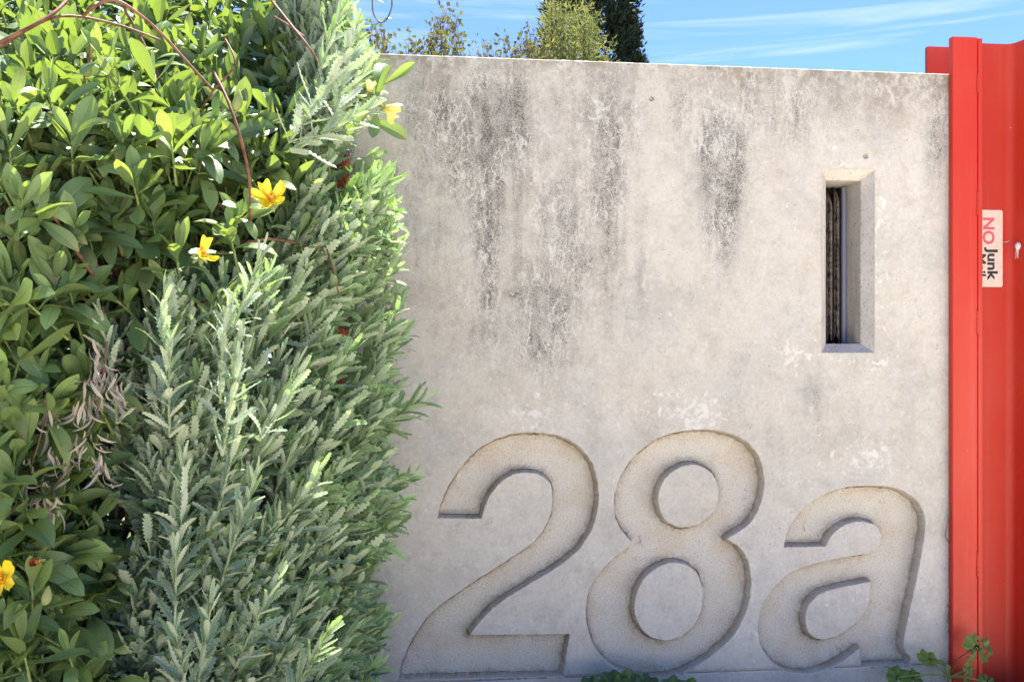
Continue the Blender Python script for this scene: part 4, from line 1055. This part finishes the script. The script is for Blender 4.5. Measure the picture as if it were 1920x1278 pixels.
def place_round(name, c, nrm, upv, R_, seed, holes_, tint, parent, mat=m_):
    V, F_, A = round_leaf(R_, seed, holes_, tint); nrm = nrm.normalized(); x = upv.cross(nrm).normalized(); y = nrm.cross(x)
    me = bpy.data.meshes.new(name); me.from_pydata([tuple(c+x*v[0]+y*v[1]+nrm*v[2]) for v in V], [], F_)
    for nm, arr in (('lf', A), ('lh', [(0, 0, 0)]*len(V))):
        at = me.attributes.new(nm, 'FLOAT_COLOR', 'POINT'); cc = np.ones((len(V), 4), np.float32); cc[:, :3] = arr; at.data.foreach_set('color', cc.ravel())
    return link(name, me, mat, parent)
wd = empty('mallow_weed', atY(1795, 1275, -.04)); wd.location.z = 0
tag(wd, 'small green weed with round insect-holed leaves at the foot of the red post', 'weed')
Y_ = -.035; b0 = atY(1781, 1268, Y_)
for (px, py, Y, R_, nr, seed, hl, tn, mid, lab) in ((1832,1214,-.05,.0185,TOC+UP*.3,3,9,.5,(1797,1235),'round leaf eaten into holes, on the red post'),(1746,1236,-.05,.0175,TOC*.35+UP*1+RT*.2,5,0,.9,(1760,1250),None),(1684,1270,-.05,.015,TOC+UP*.5,8,0,.2,(1725,1264),None),(1712,1272,-.045,.012,TOC+UP*.6,11,0,.2,(1745,1264),None),
        (1816,1252,-.04,.0085,TOC+UP*.2+RT*.4,4,2,.75,(1800,1260),None),(1815,1272,-.04,.010,TOC+RT*.7,6,4,.8,(1800,1266),None),(1778,1258,-.04,.008,TOC+RT*1.2,7,0,.95,(1780,1262),None),(1850,1278,-.05,.011,TOC+UP,9,0,.3,(1815,1270),None)):
    c = atY(px, py, Y); tb = TB(); tb.tube(smooth_path([b0, atY(mid[0], mid[1], Y), c], 6), .0013, .0008, 6); tb.build('stalk', M_redstem if hl > 5 else M_gstem, wd)
    o = place_round('leaf', c, nr, UP, R_*1.2, seed, hl, tn, wd)
    if lab: o['label'] = lab
tb = TB(); tb.tube(smooth_path([Vector((b0.x, b0.y, -.02)), Vector((b0.x, b0.y, 0.0)), b0], 4), .004, .002, 7); tb.build('crown', M_gstem, wd)
w2 = empty('leafy_weed', atY(1190, 1330, -.08)); w2.location.z = 0
tag(w2, 'dark green broad-leaved weed peeping up below the numeral 8', 'weed')
m2_ = leaf_mat('dark_weed_leaf', (0.02, 0.06, 0.025), (0.05, 0.13, 0.03), ((0.03, 0.1, 0.01), (0.1, 0.22, 0.02)), .4, .5)
for (px, py, R_, tn, sd) in ((1150,1288,.024,.3,1),(1178,1292,.028,.5,2),(1215,1290,.022,.2,3),(1110,1296,.022,.2,4),(1265,1298,.024,.7,5),(1295,1300,.022,.7,6),(1235,1320,.03,.4,7)):
    c = atY(px, py, -.07); o = place_round('leaf', c, TOC+UP*.5+rv(.25), UP, R_, sd, 0, tn, w2, m2_)
    tb = TB(); tb.tube(smooth_path([Vector((atY(1200, 1300, -.08).x, -.08, -.02)), c-UP*.02, c], 4), .0015, .001, 5); tb.build('stalk', M_gstem, w2)

# ------------------------------------------------------------------ plants behind the wall
def leafcloud(name, V, A, quads, mat, parent):
    me = mesh_np(name, V, quads, {'lf': A, 'lh': np.zeros((len(V), 3))}); return link(name, me, mat, parent, smooth=False)
def quad_leaf(Vs, As, c, d, n, L, W_, tint):
    d = d.normalized(); x = d.cross(n); x = x.normalized() if x.length > 1e-4 else d.orthogonal().normalized(); nn = x.cross(d)
    Vs += [tuple(c), tuple(c+d*L*.5+x*W_*.5+nn*L*.06), tuple(c+d*L), tuple(c+d*L*.5-x*W_*.5+nn*L*.06)]; As += [(tint, .5, 0), (tint, 1, .5), (tint, .5, 1), (tint, 1, .5)]
M_olive = leaf_mat('olive_leaf', (0.11, 0.10, 0.05), (0.17, 0.165, 0.075), ((0.10, 0.11, 0.03), (0.24, 0.24, 0.05)), .8, .12, tf=.3)
M_bush = leaf_mat('yellow_green_leaf', (0.10, 0.125, 0.065), (0.22, 0.23, 0.10), ((0.12, 0.16, 0.04), (0.34, 0.34, 0.08)), .8, .12, tf=.35)
M_cyp = leaf_mat('cypress_leaf', (0.014, 0.024, 0.020), (0.040, 0.060, 0.045), ((0.005, 0.01, 0.005), (0.02, 0.03, 0.015)), .7, .15, tf=.12)
# open twiggy shrub
def behind(px, py, Y): return atY(px, py, Y)
def twig_shrub(px0, px1, Y, n, lab, ytop):
    root = behind((px0+px1)/2, 300, Y); root.z = -.03; r = empty('twiggy_shrub', root); tag(r, lab, 'shrub')
    st = TB(); Vs, As = [], []
    for i in range(n):
        px = rnd.uniform(px0, px1); py = ytop(px)+rnd.uniform(-12, 28) if i % 3 else rnd.uniform(60, 130)
        tip = behind(px, py, Y+rnd.uniform(-.35, .35)); base = root+Vector((rnd.gauss(0, .12), rnd.gauss(0, .12), 0)); mid = (tip*1.4+base*.6)/2; mid.x = tip.x*.8+base.x*.2+rnd.uniform(-.08, .08)
        pth = smooth_path([base, mid, tip], 8); st.tube(pth, .0022, .0005, 4)
        L = 0
        for k in range(6, len(pth)):
            a = pth[k-1]; b = pth[k]; seg = (b-a).length; m_n = max(1, int(seg/.0085))
            for j in range(m_n):
                if rnd.random() < .35: continue
                c = a+(b-a)*((j+rnd.random())/m_n)+rv(.016); quad_leaf(Vs, As, c, rv(1)+UP*.5, rv(1), rnd.uniform(.014, .027), rnd.uniform(.009, .016), rnd.random())
    st.build('stem', M_brown, r); o = leafcloud('leaves', np.array(Vs), np.array(As), np.arange(len(Vs)).reshape(-1, 4), M_olive, r); o['kind'] = 'stuff'
twig_shrub(665, 905, 1.9, 130, 'sparse twiggy shrub with tiny brown green leaves behind the left part of the wall', lambda x: 66+30*math.sin(x/23)-35*math.exp(-((x-765)/14)**2)-30*math.exp(-((x-835)/12)**2)-20*math.exp(-((x-858)/8)**2))
twig_shrub(900, 1030, 2.2, 90, 'low sparse shrub between the twiggy shrub and the yellow green bush', lambda x: 95-50*math.exp(-((x-990)/10)**2)-50*math.exp(-((x-947)/6)**2)-15*math.sin(x/9))
# yellow-green needle bush
Y = 2.6; root = behind(1075, 300, Y); root.z = -.03
nb_ = empty('needle_bush', root); tag(nb_, 'yellow green needle-leaved bush in front of the dark cypress', 'bush')
st = TB(); Vs, As = [], []
def ntop(px):
    if px < 1018: return 112-(px-955)*.80
    if px < 1040: return 50-(px-1018)*2.4
    if px < 1092: return -8+26*abs(math.sin(px/9))
    return 14+(px-1092)*1.5
for i in range(62):
    px = rnd.uniform(958, 1150) if i % 3 else rnd.gauss(1062, 26); px = min(1150, max(955, px))
    tp = ntop(px); py = tp+rnd.uniform(-6, 14) if i % 2 else tp+rnd.uniform(0, 110)
    if 1040 < px < 1110 and i % 2 == 0: py = rnd.uniform(-20, 70)
    tip = behind(px, py, Y+rnd.uniform(-.4, .4)); base = root+Vector((rnd.gauss(0, .04), rnd.gauss(0, .04), .72)); mid = tip*.5+base*.5; mid.z -= .05; mid.x += (tip.x-base.x)*.15
    tip = tip+Vector((rnd.gauss(0, .03), 0, 0)); pth = smooth_path([base, mid, tip], 8); st.tube(pth, .003, .001, 4); tn = .2+.6*(px < 1085)*rnd.random()+rnd.uniform(-.25, .35)
    for k in range(9, len(pth)):
        a = pth[k-1]; b = pth[k]; ax = (b-a).normalized()
        for j in range(5 if k < 12 else 24):
            c = a+(b-a)*rnd.random()+rv(.016); quad_leaf(Vs, As, c, ax*.55+rv(.6), rv(1), rnd.uniform(.020, .038), .006, min(1, max(0, tn+rnd.gauss(0, .12))))
st.build('stem', M_brown, nb_); o = leafcloud('needles', np.array(Vs), np.array(As), np.arange(len(Vs)).reshape(-1, 4), M_bush, nb_); o['kind'] = 'stuff'
# cypress
Y = 9.0; cl = behind(1012, 60, Y); crr = behind(1204, 60, Y); cx = (cl.x+crr.x)/2; RR = (crr.x-cl.x)/2
cyp = empty('cypress_tree', (cx, Y, -.03)); tag(cyp, 'tall dark columnar cypress tree rising behind the wall', 'tree')
st = TB(); st.tube([(cx, Y, -.05), (cx, Y, 2.5), (cx, Y, 6.2)], .14, .03, 10); st.build('trunk', M_brown, cyp)
Vs, As = [], []
def crown_r(z): return RR*(1.0*(1-max(0, (z-2.6)/4.6)**1.6) if z > 2.6 else (.90+.10*min(1, z/2.6)))*(.55 if z < .3 else 1)
for i in range(3200):
    z = rnd.uniform(.3, 6.8); a = rnd.uniform(0, 6.283); lump = 1+.08*math.sin(a*5+z*3)+.06*mn.noise(Vector((math.cos(a)*3, math.sin(a)*3, z*2.5)))
    r = crown_r(z)*lump*rnd.choice((1, 1, .97, .9, .75)); 
    if r < .04: continue
    c = Vector((cx+math.cos(a)*r, Y+math.sin(a)*r, z)); out_ = Vector((math.cos(a), math.sin(a), 1.2)).normalized(); tn = rnd.random()
    for j in range(26):
        q = c+rv(.035); quad_leaf(Vs, As, q, out_+rv(.5), rv(1), rnd.uniform(.04, .09), rnd.uniform(.02, .035), min(1, max(0, tn+rnd.gauss(0, .2))))
o = leafcloud('crown', np.array(Vs), np.array(As), np.arange(len(Vs)).reshape(-1, 4), M_cyp, cyp)
